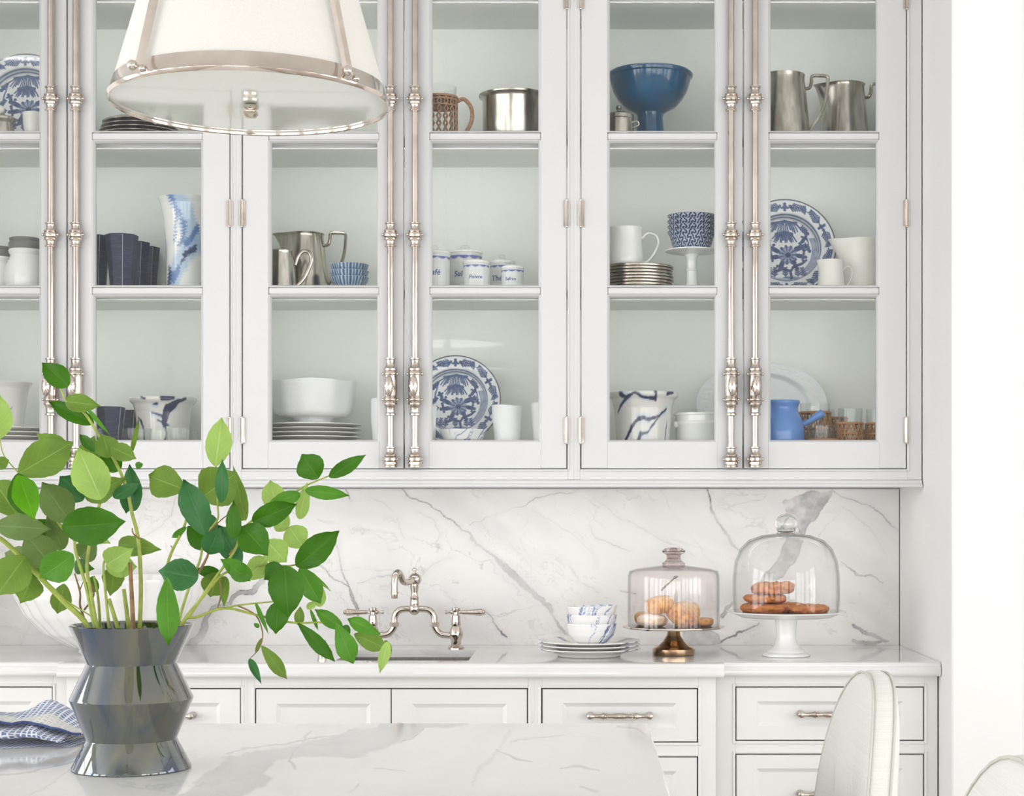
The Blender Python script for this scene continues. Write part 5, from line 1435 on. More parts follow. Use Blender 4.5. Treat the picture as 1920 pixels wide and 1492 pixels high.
m = MB(); bun_mesh(m, (X(1238, d), by-.020, zs+.0335+.0235), 27*u, .047, 5, -.10); pastry('sugared_bun', 'plump golden bun resting on top of the powdered one', m, M['bun'])
m = MB(); bun_mesh(m, (X(1278, d), by-.034, zs+.0285), 30*u, .056, 9, .5, amp=.08); pastry('sugared_bun', 'sugary browned pastry leaning in the middle of the pile', m, M['croissant'])
m = MB(); bun_mesh(m, (X(1288, d), by+.048, zs+.031), 28*u, .061, 12, .1); pastry('sugared_bun', 'golden bun mostly hidden by the leaning pastry', m, M['bun'])
m = MB(); bun_mesh(m, (X(1317, d), by-.012, zs+.0125), 21*u, .024, 15, .0, amp=.08); pastry('sugared_bun', 'small currant pastry lying low by the glass', m, M['croissant'])
m = MB(); bun_mesh(m, (X(1212, d), by+.045, zs+.018), 22*u, .036, 18, .0); pastry('sugared_bun', 'toasted bun end showing behind the powdered one', m, M['bun'])
# tongs standing among the pastries
t2 = thing('serving_tongs', 'slim silver serving tongs standing upright among the pastries', 'tongs', (X(1266, d), by+.012, zs))
m = MB(); m.tube([(0, 0, .001), (0, 0, L(1083)-SP)], .0016, 8); m.build('arm', M['silver'], t2)
m = MB(); m.tube(smoothpath([(0, 0, L(1083)-SP), (-10*u, -.004, L(1092)-SP), (-20*u, -.006, L(1101)-SP), (-27*u, -.008, L(1108)-SP)], 4), [.0018]*6+[.0026]*5+[.0014]*2, 8); m.build('arm', M['silver'], t2)
m = MB(); m.ball((0, 0, L(1083)-SP), .0042, 12, 8); m.ball((.005, 0, L(1081)-SP), .003, 10, 6); m.build('pivot', M['silver'], t2)
# dome
t3 = thing('smoky_dome', 'straight-sided smoky glass dome with stepped knob over the pastries', 'glass dome', (bx, by, zs+.0015)); g = lambda py: L(py)-SP-.0015
Rm = 86*u
lathe_obj('bell', [(Rm, 0), (Rm, g(1090)), (Rm*.995, g(1078)), (Rm*.96, g(1070)), (Rm*.80, g(1066)), (Rm*.45, g(1062)), (22*u, g(1060)), (21*u, g(1061.5)), (Rm*.45, g(1063.6)), (Rm*.8, g(1068)), (Rm*.945, g(1072)), (Rm*.968, g(1079)), (Rm*.972, g(1090)), (Rm*.972, 0)], M['dome_smoke'], t3, 64, smooth=60)
lathe_obj('knob', [(22*u, g(1061)), (21.5*u, g(1058)), (22*u, g(1055)), (17*u, g(1052)), (14*u, g(1049)), (13*u, g(1042)), (15*u, g(1039)), (21*u, g(1036)), (22*u, g(1032)), (17*u, g(1028)), (6*u, g(1026)), (1*u, g(1026))], M['smoke_solid'], t3, 32)

# ------------------------------------------------------------------ white cake stand with clear bell dome
d = 4.42; u = 1/S(d); L = lambda py: Z(py, d)-zb
t = thing('white_cake_stand', 'white ceramic cake stand holding fried dough rings under a bell dome', 'cake stand', (X(1474, d), Y(d), zb))
h = L(1149)
lathe_obj('foot', [(44*u, 0), (45.5*u, .002), (45*u, .006), (42*u, .0085), (37*u, .011), (36*u, .014), (28*u, .020), (22*u, .030), (19*u, .044), (18.5*u, .058), (21*u, h-.016), (28*u, h-.0125)], M['white'], t, 48)
lathe_obj('plate', [(20*u, h-.0125), (84*u, h-.0105), (96*u, h-.004), (104*u, h), (111*u, h+.0022), (112*u, h+.0048), (110*u, h+.0058), (103*u, h+.0032), (96*u, h+.0005), (94*u, h-.001), (.001, h-.001)], M['white'], t, 64)
SP = h-.001; zs = zb+SP; bx, by = X(1474, d), Y(d)
def ring(label, mb): o = mb.build('dough_ring', M['fried'], smooth=60); return tag(o, label, 'pastry', 'fried dough rings under the bell dome')
m = MB(); donut_mesh(m, (X(1436, d), by-.012, zs+.0150), 29*u, 19*u, .46, seed=1, amp=.12); ring('fried dough ring at the foot of the stack, under two others', m)
m = MB(); donut_mesh(m, (X(1512, d), by-.030, zs+.0135), 24*u, 16*u, .50, seed=4, amp=.12); ring('fried dough ring lying alone beside the stack', m)
m = MB(); donut_mesh(m, (X(1478, d), by+.066, zs+.0135), 24*u, 16*u, .50, seed=7, amp=.12); ring('fried dough ring lying flat behind the others', m)
m = MB(); donut_mesh(m, (X(1434, d), by-.012, zs+.0285+.0110), 24*u, 16*u, .48, seed=11, amp=.12); ring('fried dough ring in the middle of the stack', m)
m = MB(); donut_mesh(m, (X(1449, d), by-.014, zs+.0515+.0150), 24*u, 17*u, .64, seed=15, amp=.12, tilt=(0, -.05)); ring('fried dough ring on top of the stack, biggest and palest', m)
t3 = thing('bell_dome', 'large clear glass bell dome with round ball knob over the dough rings', 'glass dome', (bx, by, zs+.0048)); g = lambda py: L(py)-SP-.0048
Rm = 100*u
lathe_obj('bell', [(Rm*.985, 0), (Rm, g(1120)), (Rm*.995, g(1080)), (Rm*.96, g(1052)), (Rm*.86, g(1028)), (Rm*.70, g(1012)), (Rm*.45, g(1003)), (18*u, g(1000)), (17*u, g(1002)), (Rm*.44, g(1006)), (Rm*.69, g(1015)), (Rm*.84, g(1031)), (Rm*.935, g(1054)), (Rm*.968, g(1081)), (Rm*.972, g(1120)), (Rm*.957, 0)], M['dome'], t3, 72, smooth=60)
m = MB(); m.lathe([(19*u, g(1001)), (17*u, g(998)), (15*u, g(995)), (16*u, g(992))], 28, 0, 0, 0); m.ball((0, 0, g(983)), 20.5*u, 28, 18); m.build('knob', M['clear_solid'], t3)

# ------------------------------------------------------------------ island
IX0, IX1, IY0, IY1 = -1.13, .119, -5.6, Y(3.02)
t = thing('kitchen_island', 'long white panelled island base under the veined marble top', 'island', ((IX0+IX1)/2, (IY0+IY1)/2, 0)); t['_b'] = tuple(t.location)
m = MB(); m.box(IX0+.06, IX1-.30, IY0+.05, IY1-.05, 0, CT-.037); m.build('body', M['paint'], t, world=True)
for i in range(4):
    y0 = IY0+.05+i*(IY1-IY0-.1)/4
    q = MB(); q.box(IX1-.30, IX1-.29, y0+.06, y0+(IY1-IY0-.1)/4-.06, .14, CT-.1, .003); q.build('panel', M['paint'], t, world=True)
q = MB(); panel_front(q, IX0+.08, IX1-.32, .12, CT-.06, -(IY1-.05)-.002, .09, .09)
q.v = [(x_, -y_, z_) for x_, y_, z_ in q.v]; q.build('end_panel', M['paint'], t, world=True, fix=True)
def vein_island(px, py):
    n1 = fbm(px/60, py/22, 0, 4, 43); n3 = fbm(px/16, py/7, 0, 3, 41); n2 = fbm(px/60+5, py/22+9, 0, 4, 47)
    wx = px+n1*30+n3*10; wy = py+n2*12+n3*3; v = np.zeros_like(px)
    poly = [(335,1500),(360,1466),(420,1422),(470,1410),(540,1396),(600,1388),(640,1378),(652,1366),(700,1362),(745,1352),(885,1350),(880,1358),(800,1366),(780,1388),(742,1393),(700,1408),(676,1420),(640,1419),(560,1418),(516,1424),(504,1436),(498,1446),(512,1456),(498,1470),(470,1484),(430,1500)]
    d_ = polydist(wx, wy, poly)
    v = np.maximum(v, (.30+.16*n1)*(1-sstep(-3, 3, d_))); v = np.maximum(v, .52*(1-sstep(0, 1.8, np.abs(d_)))*sstep(-.08, .2, n2))
    def vein(pts, w, dark, soft=2.0):
        nonlocal v
        v = np.maximum(v, dark*(1-sstep(-.3, soft, segdist(wx, wy, pts, w))))
    vein([(555,1398),(545,1410),(540,1425),(560,1440)], [.8,1.5,1.2,.4], .4); vein([(640,1378),(560,1388),(480,1400),(430,1414)], [.5,.7,.7,.4], .32)
    vein([(585,1372),(570,1388),(560,1400)], [.4,.8,.5], .3); vein([(500,1440),(470,1452),(430,1470)], [.6,1,.5], .3)
    vein([(930,1405),(960,1420),(1000,1428)], [.3,.9,.3], .3); vein([(880,1470),(900,1445),(930,1412),(960,1370)], [.4,.5,.5,.3], .13, 6)
    vein([(1050,1440),(1090,1438),(1130,1445)], [.3,1,.3], .28); vein([(700,1440),(760,1446)], [.4,.4], .2); vein([(650,1485),(670,1470)], [.3,.5], .25)
    vein([(960,1390),(1010,1384),(1060,1380)], [.3,.6,.3], .18); vein([(1165,1360),(1195,1366),(1215,1378)], [.4,.8,.4], .3); vein([(1080,1475),(1120,1482)], [.4,.9], .25)
    vein([(0,1455),(60,1446),(110,1430),(140,1424)], [.5,.9,.7,.4], .35); vein([(60,1492),(100,1465),(135,1440)], [.4,.6,.4], .2)
    return v
m = MB(); yv = Y(2.18); th = .036; e = .004
nu, nv = 640, 340
m.grid(nu, nv, lambda i, j: (IX0+e+(IX1-IX0-2*e)*i/(nu-1), yv+(IY1-e-yv)*j/(nv-1), CT))
n0 = len(m.v)
m.add([(IX0+e,IY0+e,CT),(IX1-e,IY0+e,CT),(IX1-e,yv,CT),(IX0+e,yv,CT)], [(0,1,2,3)])
o8 = [(IX0+e,IY0+e,CT),(IX1-e,IY0+e,CT),(IX1-e,IY1-e,CT),(IX0+e,IY1-e,CT),(IX0,IY0,CT-e),(IX1,IY0,CT-e),(IX1,IY1,CT-e),(IX0,IY1,CT-e),(IX0,IY0,CT-th),(IX1,IY0,CT-th),(IX1,IY1,CT-th),(IX0,IY1,CT-th)]
m.add(o8, [(i, (i+1) % 4, 4+(i+1) % 4, 4+i)[::-1] for i in range(4)]+[(4+i, 4+(i+1) % 4, 8+(i+1) % 4, 8+i)[::-1] for i in range(4)]+[(11, 10, 9, 8)])
V = np.array(m.v); dd = np.maximum(.5, V[:,1]+CAM_D); px = PX0+V[:,0]*FPX/dd; py = PY0-(V[:,2]-CAM_Z)*FPX/dd
vf = vein_island(px, py); vf[n0:] = 0
o = m.build('island_top', M['marble_island'], smooth=0, col=np.stack([vf]*3, 1)); tag(o, 'polished white marble island top with a broad grey vein', 'worktop')

# ------------------------------------------------------------------ zigzag vase
VD = 2.49; vu = 1/S(VD); VX, VY = X(247, VD), Y(VD)
def mat_vase():
    m, t, b, o = nt('smoky_lustre_glaze')
    tc = N(t, 'ShaderNodeTexCoord'); nz = N(t, 'ShaderNodeTexNoise'); nz.inputs['Scale'].default_value = 14; nz.inputs['Detail'].default_value = 4; nz.inputs['Distortion'].default_value = .8
    mp = N(t, 'ShaderNodeMapping'); mp.inputs['Scale'].default_value = (1, 1, .35); t.links.new(tc.outputs['Object'], mp.inputs[0]); t.links.new(mp.outputs[0], nz.inputs['Vector'])
    r = ramp(t, [(.3, srgb(62, 76, 104)), (.5, srgb(100, 105, 106)), (.7, srgb(122, 120, 104))]); t.links.new(nz.outputs['Fac'], r.inputs[0]); t.links.new(r.outputs[0], b.inputs['Base Color'])
    setp(b, Roughness=.05, Metallic=.9); b.inputs['Coat Weight'].default_value = .8; b.inputs['Coat Roughness'].default_value = .03
    return m
M['vase'] = mat_vase()
VS = VD/FPX
def vz(py, shift=0): return CT+.0003+max(0, (1441-py))*VS*1.008
prof = [(104, 1443), (108.5, 1442), (110, 1439.5), (109.5, 1436), (84.5, 1389), (83.2, 1386), (84.2, 1382.5), (112.6, 1314), (113.6, 1311), (112.6, 1308), (84, 1249), (82.6, 1245.5), (83.6, 1242), (113.4, 1177), (114, 1175)]
outer = [(r*vu, vz(py)) for r, py in prof]
pr = []
for (r, z) in outer: pr.append((r, z-(CT+.0003)))
inner = [((r-5)*vu, vz(py)-(CT+.0003)) for r, py in [(112, 1177), (83, 1243), (85, 1247), (112, 1310), (85, 1386), (104, 1430)]]
o = lathe_obj('zigzag_vase', pr+[(112*vu, pr[-1][1]+.001)]+inner+[(.001, .006)], M['vase'], None, 72, loc=(VX, VY, CT+.0003), smooth=25)
tag(o, 'dark lustrous zigzag-sided vase holding leafy branches on the island', 'vase')

# ------------------------------------------------------------------ waffle tea towel
def mat_towel():
    m, t, b, o = nt('waffle_cotton')
    a = N(t, 'ShaderNodeAttribute'); a.attribute_name = 'uvp'
    sx = N(t, 'ShaderNodeSeparateXYZ'); t.links.new(a.outputs['Vector'], sx.inputs[0])
    def wave(o_, f):
        q = N(t, 'ShaderNodeMath', operation='MULTIPLY'); q.inputs[1].default_value = f; t.links.new(o_, q.inputs[0])
        s = N(t, 'ShaderNodeMath', operation='SINE'); t.links.new(q.outputs[0], s.inputs[0]); return s
    w1 = wave(sx.outputs[0], 2*PI*110); w2 = wave(sx.outputs[1], 2*PI*110)
    mx = N(t, 'ShaderNodeMath', operation='MAXIMUM'); t.links.new(w1.outputs[0], mx.inputs[0]); t.links.new(w2.outputs[0], mx.inputs[1])
    gr = N(t, 'ShaderNodeMapRange'); gr.inputs['From Min'].default_value = .25; gr.inputs['From Max'].default_value = .75; t.links.new(mx.outputs[0], gr.inputs[0])
    # plain white stripes between the blue waffle bands
    st = wave(sx.outputs[1], 2*PI*5.5); sm = N(t, 'ShaderNodeMapRange'); sm.inputs['From Min'].default_value = -.55; sm.inputs['From Max'].default_value = -.5; t.links.new(st.outputs[0], sm.inputs[0])
    bl = N(t, 'ShaderNodeMix', data_type='RGBA'); bl.inputs[6].default_value = (*srgb(120, 138, 186), 1); bl.inputs[7].default_value = (*srgb(236, 240, 248), 1); t.links.new(gr.outputs[0], bl.inputs[0])
    fin = N(t, 'ShaderNodeMix', data_type='RGBA'); fin.inputs[6].default_value = (.82, .82, .80, 1); t.links.new(sm.outputs[0], fin.inputs[0]); t.links.new(bl.outputs[2], fin.inputs[7])
    t.links.new(fin.outputs[2], b.inputs['Base Color']); setp(b, Roughness=.9); b.inputs['Sheen Weight'].default_value = .3
    bp = N(t, 'ShaderNodeBump'); bp.inputs['Strength'].default_value = .8; bp.inputs['Distance'].default_value = .002; t.links.new(mx.outputs[0], bp.inputs['Height']); t.links.new(bp.outputs[0], b.inputs['Normal'])
    return m
M['towel'] = mat_towel()
d = 2.78; ty = Y(d); x0t, x1t = X(-110, d), X(158, d)
m = MB(); nu, nv = 90, 120; uv = []
# cross-section: the cloth lies folded back on itself three times
fold = smoothpath([(-.085, 0, .004), (.0, 0, .005), (.085, 0, .006), (.100, 0, .016), (.085, 0, .025), (.0, 0, .024), (-.07, 0, .022), (-.088, 0, .031), (-.07, 0, .042), (.0, 0, .044), (.06, 0, .042), (.074, 0, .050), (.05, 0, .058), (-.02, 0, .056), (-.06, 0, .050)], 9)
nv = len(fold)
Ls = [0]
for a, b_ in zip(fold, fold[1:]): Ls.append(Ls[-1]+(b_-a).length)
vs = []
for j in range(nv):
    for i in range(nu):
        s_ = i/(nu-1); x_ = x0t+(x1t-x0t)*s_
        taper = (1-.72*float(sstep(.55, 1.0, np.array(s_)))); p = fold[j]
        w = .010*math.sin(s_*9+p.z*60)+.006*math.sin(s_*17+j*.12)
        z_ = CT+.0006+(p.z-.004)*taper*(1+.28*math.sin(s_*8+1.0+p.x*14))+max(0, .003*math.sin(s_*23+j*.3))*(p.z > .01)
        y_ = ty+p.x*(.85+.25*s_)+w+.05*(s_-.5)
        vs.append((x_+.012*math.sin(j*.07), y_, z_)); uv.append((x_, Ls[j], 0))
m.add(vs, [(j*nu+i, j*nu+i+1, (j+1)*nu+i+1, (j+1)*nu+i) for j in range(nv-1) for i in range(nu-1)]); m.uv = uv
t = thing('tea_towel', 'crumpled blue and white waffle tea towel on the island behind the vase', 'towel', ((x0t+x1t)/2, ty, CT))
m.v = [(a-(x0t+x1t)/2, b_-ty, c-CT) for a, b_, c in m.v]
to = m.build('cloth', M['towel'], t, smooth=80)
hm = MB(); last = [vs[(nv-1)*nu+i] for i in range(0, nu)]
hm.tube([(a-(x0t+x1t)/2, b_-ty, c-CT+.001) for a, b_, c in last], .0022, 6); M['hem'] = mat_simple('navy_hem_stitch', srgb(74, 88, 136), .9, bump=.4); hm.build('hem', M['hem'], t)

# ------------------------------------------------------------------ dining chairs
def mat_linen():
    m, t, b, o = nt('pale_linen')
    tc = N(t, 'ShaderNodeTexCoord')
    w = []
    for k, sc in enumerate(((4, 4, 900), (900, 900, 4))):
        mp = N(t, 'ShaderNodeMapping'); mp.inputs['Scale'].default_value = sc; t.links.new(tc.outputs['Object'], mp.inputs[0])
        n = N(t, 'ShaderNodeTexNoise'); n.inputs['Scale'].default_value = 1; n.inputs['Detail'].default_value = 2; t.links.new(mp.outputs[0], n.inputs['Vector']); w.append(n)
    ad = N(t, 'ShaderNodeMath', operation='ADD'); t.links.new(w[0].outputs['Fac'], ad.inputs[0]); t.links.new(w[1].outputs['Fac'], ad.inputs[1])
    q = N(t, 'ShaderNodeMath', operation='MULTIPLY'); q.inputs[1].default_value = .5; t.links.new(ad.outputs[0], q.inputs[0])
    r = ramp(t, [(.3, (.64, .65, .60)), (.7, (.78, .78, .74))]); t.links.new(q.outputs[0], r.inputs[0]); t.links.new(r.outputs[0], b.inputs['Base Color'])
    setp(b, Roughness=.9); b.inputs['Sheen Weight'].default_value = .2
    bp = N(t, 'ShaderNodeBump'); bp.inputs['Strength'].default_value = .25; bp.inputs['Distance'].default_value = .001; t.links.new(q.outputs[0], bp.inputs['Height']); t.links.new(bp.outputs[0], b.inputs['Normal'])
    return m
M['linen'] = mat_linen(); M['linen_cord'] = mat_simple('linen_cord', (.58, .57, .52), .9, bump=.3); M['oak'] = mat_simple('limed_oak_leg', (.55, .47, .38), .5, var=.15, scale=40)
def back_outline(n=40):
    """half-round topped back, (y across, z up); local y from -1..1 scaled later"""
    pts = []
    for i in range(n+1):
        a = PI*i/n; c, s_ = math.cos(a), math.sin(a)
        pts.append((c, s_))
    return pts
def chair(label, x, y, rz=0.0, top=1.045):
    """faces -x; rounded upholstered back with piped edges"""
    t = thing('dining_chair', label, 'chair', (x, y, 0), rz, 'linen chairs along the island')
    W_, zs0 = .25, .44; zsh = .70     # half width, where the back starts, where the arch springs
    T = .048; lean = .05
    def outline(sc=1.0):
        o_ = [(-W_*sc, zs0)]
        n = 28
        o_ += [(-W_*sc*(1-.02*0), zs0+(zsh-zs0)*k/6) for k in range(1, 6)]
        for i in range(n+1):
            a = PI-PI*i/n; o_.append((W_*sc*math.copysign(abs(math.cos(a))**.85, math.cos(a)), zsh+(top-zsh)*math.sin(a)**.9 if sc == 1 else zsh+((top-zsh)-W_*(1-sc))*math.sin(a)**.9))
        o_ += [(W_*sc, zs0+(zsh-zs0)*k/6) for k in range(5, -1, -1)]
        return o_
    def place(yy, zz, xx): return (xx+lean*(zz-zs0)+.06*max(0, 1-(yy/W_)**2)*0-.035*(yy/W_)**2, yy, zz)
    O1 = outline(1.0); n = len(O1)
    m = MB(); layers = []
    def inset(f): cy, cz = 0, .72; return [(p[0]*f, cz+(p[1]-cz)*f if p[1] > zs0+.001 else zs0) for p in O1]
    def layer(f, xx, puff=0):
        base = len(m.v)
        for (yy, zz) in inset(f): m.v.append(place(yy, zz, xx))
        layers.append(base)
    for f, xx in ((.02, -.026), (.3, -.027), (.55, -.022), (.75, -.013), (.9, -.004), (.975, .004), (1.0, .009), (1.010, T*.38), (1.010, T*.62), (1.0, T-.009), (.975, T-.004), (.9, T), (.5, T+.004), (.02, T+.004)): layer(f, xx)
    for a, b_ in zip(layers, layers[1:]):
        for i in range(n):
            j = (i+1) % n; m.f.append((a+i, a+j, b_+j, b_+i)); m.mi.append(0)
    # shallow button dimples on the front
    for (by_, bz) in ((-.09, .62), (.09, .62), (0, .74), (-.1, .86), (.1, .86)):
        for i, p in enumerate(m.v):
            if i < layers[5]:
                q = math.hypot(p[1]-by_, p[2]-bz); m.v[i] = (p[0]+.016*math.exp(-(q/.035)**2), p[1], p[2])
    bo = m.build('backrest', M['linen'], t, fix=True, smooth=60)
    for xx in (.008, T-.008):
        pm = MB(); pm.tube([place(yy*1.004, zz+.001, xx) for (yy, zz) in O1], .0020, 6); po = pm.build('piping', M['linen_cord'], bo)
    m = MB(); m.box(-.47, .03, -.25, .25, .36, .475, .03); so = m.build('seat', M['linen'], t, smooth=60)
    pm = MB(); pm.tube([(-.468, -.23, .45), (-.468, .23, .45), (-.45, .248, .45), (.02, .248, .45)], .0035, 6); pm.build('piping', M['linen'], so)
    for (lx, ly, k) in ((-.43, -.21, 0), (-.43, .21, 0), (.01, -.21, .05), (.01, .21, .05)):
        lm = MB(); lm.tube([(lx+k, ly, 0), (lx, ly, .36)], [.014, .022], 8); lm.build('leg', M['oak'], t)
    return t
chair('pale linen chair with rounded back, nearest the cabinets, pulled up to the island', .392, Y(2.58))
chair('pale linen chair with rounded back, next along the island from the cabinets', .392, Y(1.67))

# ------------------------------------------------------------------ pendant lamps
def mat_shade():
    m, t, b, o = nt('ivory_linen_shade')
    tc = N(t, 'ShaderNodeTexCoord'); n = N(t, 'ShaderNodeTexNoise'); n.inputs['Scale'].default_value = 420; t.links.new(tc.outputs['Object'], n.inputs['Vector'])
    r = ramp(t, [(.3, (.86, .845, .80)), (.7, (.93, .92, .89))]); t.links.new(n.outputs['Fac'], r.inputs[0]); t.links.new(r.outputs[0], b.inputs['Base Color'])
    setp(b, Roughness=.85)
    tr = N(t, 'ShaderNodeBsdfTranslucent'); tr.inputs['Color'].default_value = (.93, .91, .86, 1); mx = N(t, 'ShaderNodeMixShader'); mx.inputs[0].default_value = .35
    t.links.new(b.outputs[0], mx.inputs[1]); t.links.new(tr.outputs[0], mx.inputs[2]); t.links.new(mx.outputs[0], o.inputs['Surface']); return m
M['shade'] = mat_shade()
M['diffuser'] = mat_simple('opal_glass_diffuser', (.80, .83, .76), .06, var=.01, scale=3, coat=.5)
PD = 2.6; PR = 261/S(PD); PXX = X(470, PD); PZ = Z(196, PD)
def pendant(label, y):
    t = thing('pendant_lamp', label, 'lamp', (PXX, y, PZ), 0, 'pendant lamps over the island')
    hs = .29; rt = PR*.60
    m = MB(); m.lathe([(PR*.985, .004), (rt, hs), (rt-.003, hs), (PR*.985-.003, .006)], 72, cap0=False, cap1=False); m.build('shade', M['shade'], t)
    m = MB(); m.lathe([(PR*.982, -.001), (PR*.99, -.002), (PR*1.0, .001), (PR*1.004, .004), (PR*.992, .006), (PR*.992-.024*.30, .028), (PR*.992-.024*.30-.004, .0285), (PR*.982, .003)], 96, cap0=False, cap1=False, close=True); m.build('rim', M['nickel'], t)
    m = MB(); m.lathe([(PR*.983, .003), (PR*.6, .0012), (.001, .001), (.001, .004), (PR*.983, .006)][::-1], 72, cap0=False, cap1=False); do = m.build('diffuser', M['diffuser'], t, fix=True)
    m = MB(); m.lathe([(.001, -.021), (.008, -.020), (.0115, -.016), (.011, -.012), (.0085, -.010), (.0095, -.008), (.0125, -.006), (.012, -.002), (.009, .000)], 24); m.build('finial', M['nickel'], do)
    m = MB(); m.lathe([(rt-.004, hs-.006), (rt+.003, hs-.006), (rt+.003, hs+.004), (rt-.004, hs+.004)], 64, close=True); m.build('top_ring', M['nickel'], t)
    for a in (-PI/2-.60, -PI/2+.88, PI/2-.60, PI/2+.88):
        ca, sa = math.cos(a), math.sin(a)
        m = MB(); r0, r1 = PR*1.0+.006, rt+.012
        p0 = Vector((r0*ca, r0*sa, .012)); p1 = Vector((r1*ca, r1*sa, hs+.015)); tan = Vector((-sa, ca, 0))
        m.tube([p0, p1], .0066, 4, squash=(1.0, .35)); 
        so = m.build('strap', M['nickel'], t, smooth=20)
        b = MB(); b.ball((p0.x+ca*.006-tan.x*.008, p0.y+sa*.006-tan.y*.008, .013), .0075, 14, 10); b.ball((p0.x+ca*.004+tan.x*.011, p0.y+sa*.004+tan.y*.011, .006), .0055, 12, 8); b.tube([(p0.x-ca*.02, p0.y-sa*.02, .012), (p0.x+ca*.006, p0.y+sa*.006, .012)], .003, 8); b.build('screw', M['nickel'], so)
    m = MB()
    for k in range(4):
        a = k*PI/2+.3; m.tube([(rt*math.cos(a), rt*math.sin(a), hs), (0, 0, hs+.07)], .003, 6)
    m.lathe([(.012, hs+.06), (.015, hs+.065), (.015, hs+.09), (.008, hs+.10)], 16); m.build('spider', M['nickel'], t)
    m = MB(); z = hs+.10; k = 0; ztop = CZ-PZ-.03
    while z < ztop-.03:
        pts = []
        for j in range(12):
            a = 2*PI*j/12; q = .009*math.cos(a); w = z+.017+.019*math.sin(a); pts.append((q, 0, w) if k % 2 == 0 else (0, q, w))
        m.tube(pts, .0022, 5, closed=True); z += .031; k += 1
    m.build('chain', M['nickel'], t)
    m = MB(); m.lathe([(.06, ztop+.0295), (.06, ztop+.022), (.045, ztop+.010), (.012, ztop), (.004, ztop-.02)][::-1], 32); m.build('ceiling_canopy', M['nickel'], t)
    return t
pendant('ivory shade pendant lamp hanging over the vase end of the island', Y(PD))
pendant('ivory shade pendant lamp over the middle of the island', Y(1.45))
pendant('ivory shade pendant lamp over the far end of the island from the cabinets', Y(.30))
# ------------------------------------------------------------------ leafy branches in the vase
def mat_leaf(name, col, vein, rough=.42, transl=.25, tcol=None):
    m, t, b, o = nt(name)
    a = N(t, 'ShaderNodeAttribute'); a.attribute_name = 'uvp'
    sx = N(t, 'ShaderNodeSeparateXYZ'); t.links.new(a.outputs['Vector'], sx.inputs[0])
    ab = N(t, 'ShaderNodeMath', operation='ABSOLUTE'); t.links.new(sx.outputs[1], ab.inputs[0])
    mid = N(t, 'ShaderNodeMapRange'); mid.inputs['From Min'].default_value = .015; mid.inputs['From Max'].default_value = .05; mid.inputs['To Min'].default_value = 1; mid.inputs['To Max'].default_value = 0; t.links.new(ab.outputs[0], mid.inputs[0])
    q = N(t, 'ShaderNodeMath', operation='MULTIPLY_ADD'); q.inputs[1].default_value = -.36; t.links.new(ab.outputs[0], q.inputs[0]); t.links.new(sx.outputs[0], q.inputs[2])
    f = N(t, 'ShaderNodeMath', operation='MULTIPLY'); f.inputs[1].default_value = 6.5; t.links.new(q.outputs[0], f.inputs[0])
    pp = N(t, 'ShaderNodeMath', operation='PINGPONG'); pp.inputs[1].default_value = .5; t.links.new(f.outputs[0], pp.inputs[0])
    lat = N(t, 'ShaderNodeMapRange'); lat.inputs['From Min'].default_value = .0; lat.inputs['From Max'].default_value = .05; lat.inputs['To Min'].default_value = .55; lat.inputs['To Max'].default_value = 0; t.links.new(pp.outputs[0], lat.inputs[0])
    mx = N(t, 'ShaderNodeMath', operation='MAXIMUM'); t.links.new(mid.outputs[0], mx.inputs[0]); t.links.new(lat.outputs[0], mx.inputs[1])
    tc = N(t, 'ShaderNodeTexCoord'); nz = N(t, 'ShaderNodeTexNoise'); nz.inputs['Scale'].default_value = 28; nz.inputs['Detail'].default_value = 4; t.links.new(tc.outputs['Object'], nz.inputs['Vector'])
    r = ramp(t, [(.3, tuple(c*.82 for c in col)), (.7, tuple(min(1, c*1.15) for c in col))]); t.links.new(nz.outputs['Fac'], r.inputs[0])
    mc = N(t, 'ShaderNodeMix', data_type='RGBA'); mc.inputs[7].default_value = (*vein, 1); t.links.new(r.outputs[0], mc.inputs[6]); t.links.new(mx.outputs[0], mc.inputs[0])
    t.links.new(mc.outputs[2], b.inputs['Base Color']); setp(b, Roughness=rough); b.inputs['Specular IOR Level'].default_value = .28
    bp = N(t, 'ShaderNodeBump'); bp.inputs['Strength'].default_value = .35; bp.inputs['Distance'].default_value = .002; bp.invert = True; t.links.new(mx.outputs[0], bp.inputs['Height']); t.links.new(bp.outputs[0], b.inputs['Normal'])
    tr = N(t, 'ShaderNodeBsdfTranslucent'); tr.inputs['Color'].default_value = (*(tcol or tuple(min(1, c*1.6) for c in col)), 1)
    ms = N(t, 'ShaderNodeMixShader'); ms.inputs[0].default_value = transl
    t.links.new(b.outputs[0], ms.inputs[1]); t.links.new(tr.outputs[0], ms.inputs[2]); t.links.new(ms.outputs[0], o.inputs['Surface']); return m
LEAF = {
 'dark': mat_leaf('leaf_deep_green', srgb(54, 104, 8), srgb(76, 124, 28), .4),
 'green': mat_leaf('leaf_mid_green', srgb(76, 130, 34), srgb(102, 152, 58), .4),
 'bright': mat_leaf('leaf_fresh_green', srgb(84, 146, 8), srgb(112, 168, 36), transl=.35),
 'olive': mat_leaf('leaf_olive_underside', srgb(104, 134, 50), srgb(140, 166, 86), .5),
 'grey': mat_leaf('leaf_dull_underside', srgb(98, 122, 62), srgb(126, 148, 92), .5),
 'pale': mat_leaf('leaf_pale_underside', srgb(152, 182, 92), srgb(192, 212, 138), .5, transl=.3),
 'blue': mat_leaf('leaf_bluish_green', srgb(54, 106, 56), srgb(76, 124, 78), .30),
}
M['stem'] = mat_simple('green_twig', srgb(150, 164, 70), .5, var=.22, scale=60)
M['stem_brown'] = mat_simple('brown_twig', srgb(136, 104, 66), .6, var=.3, scale=60)
random.seed(11)
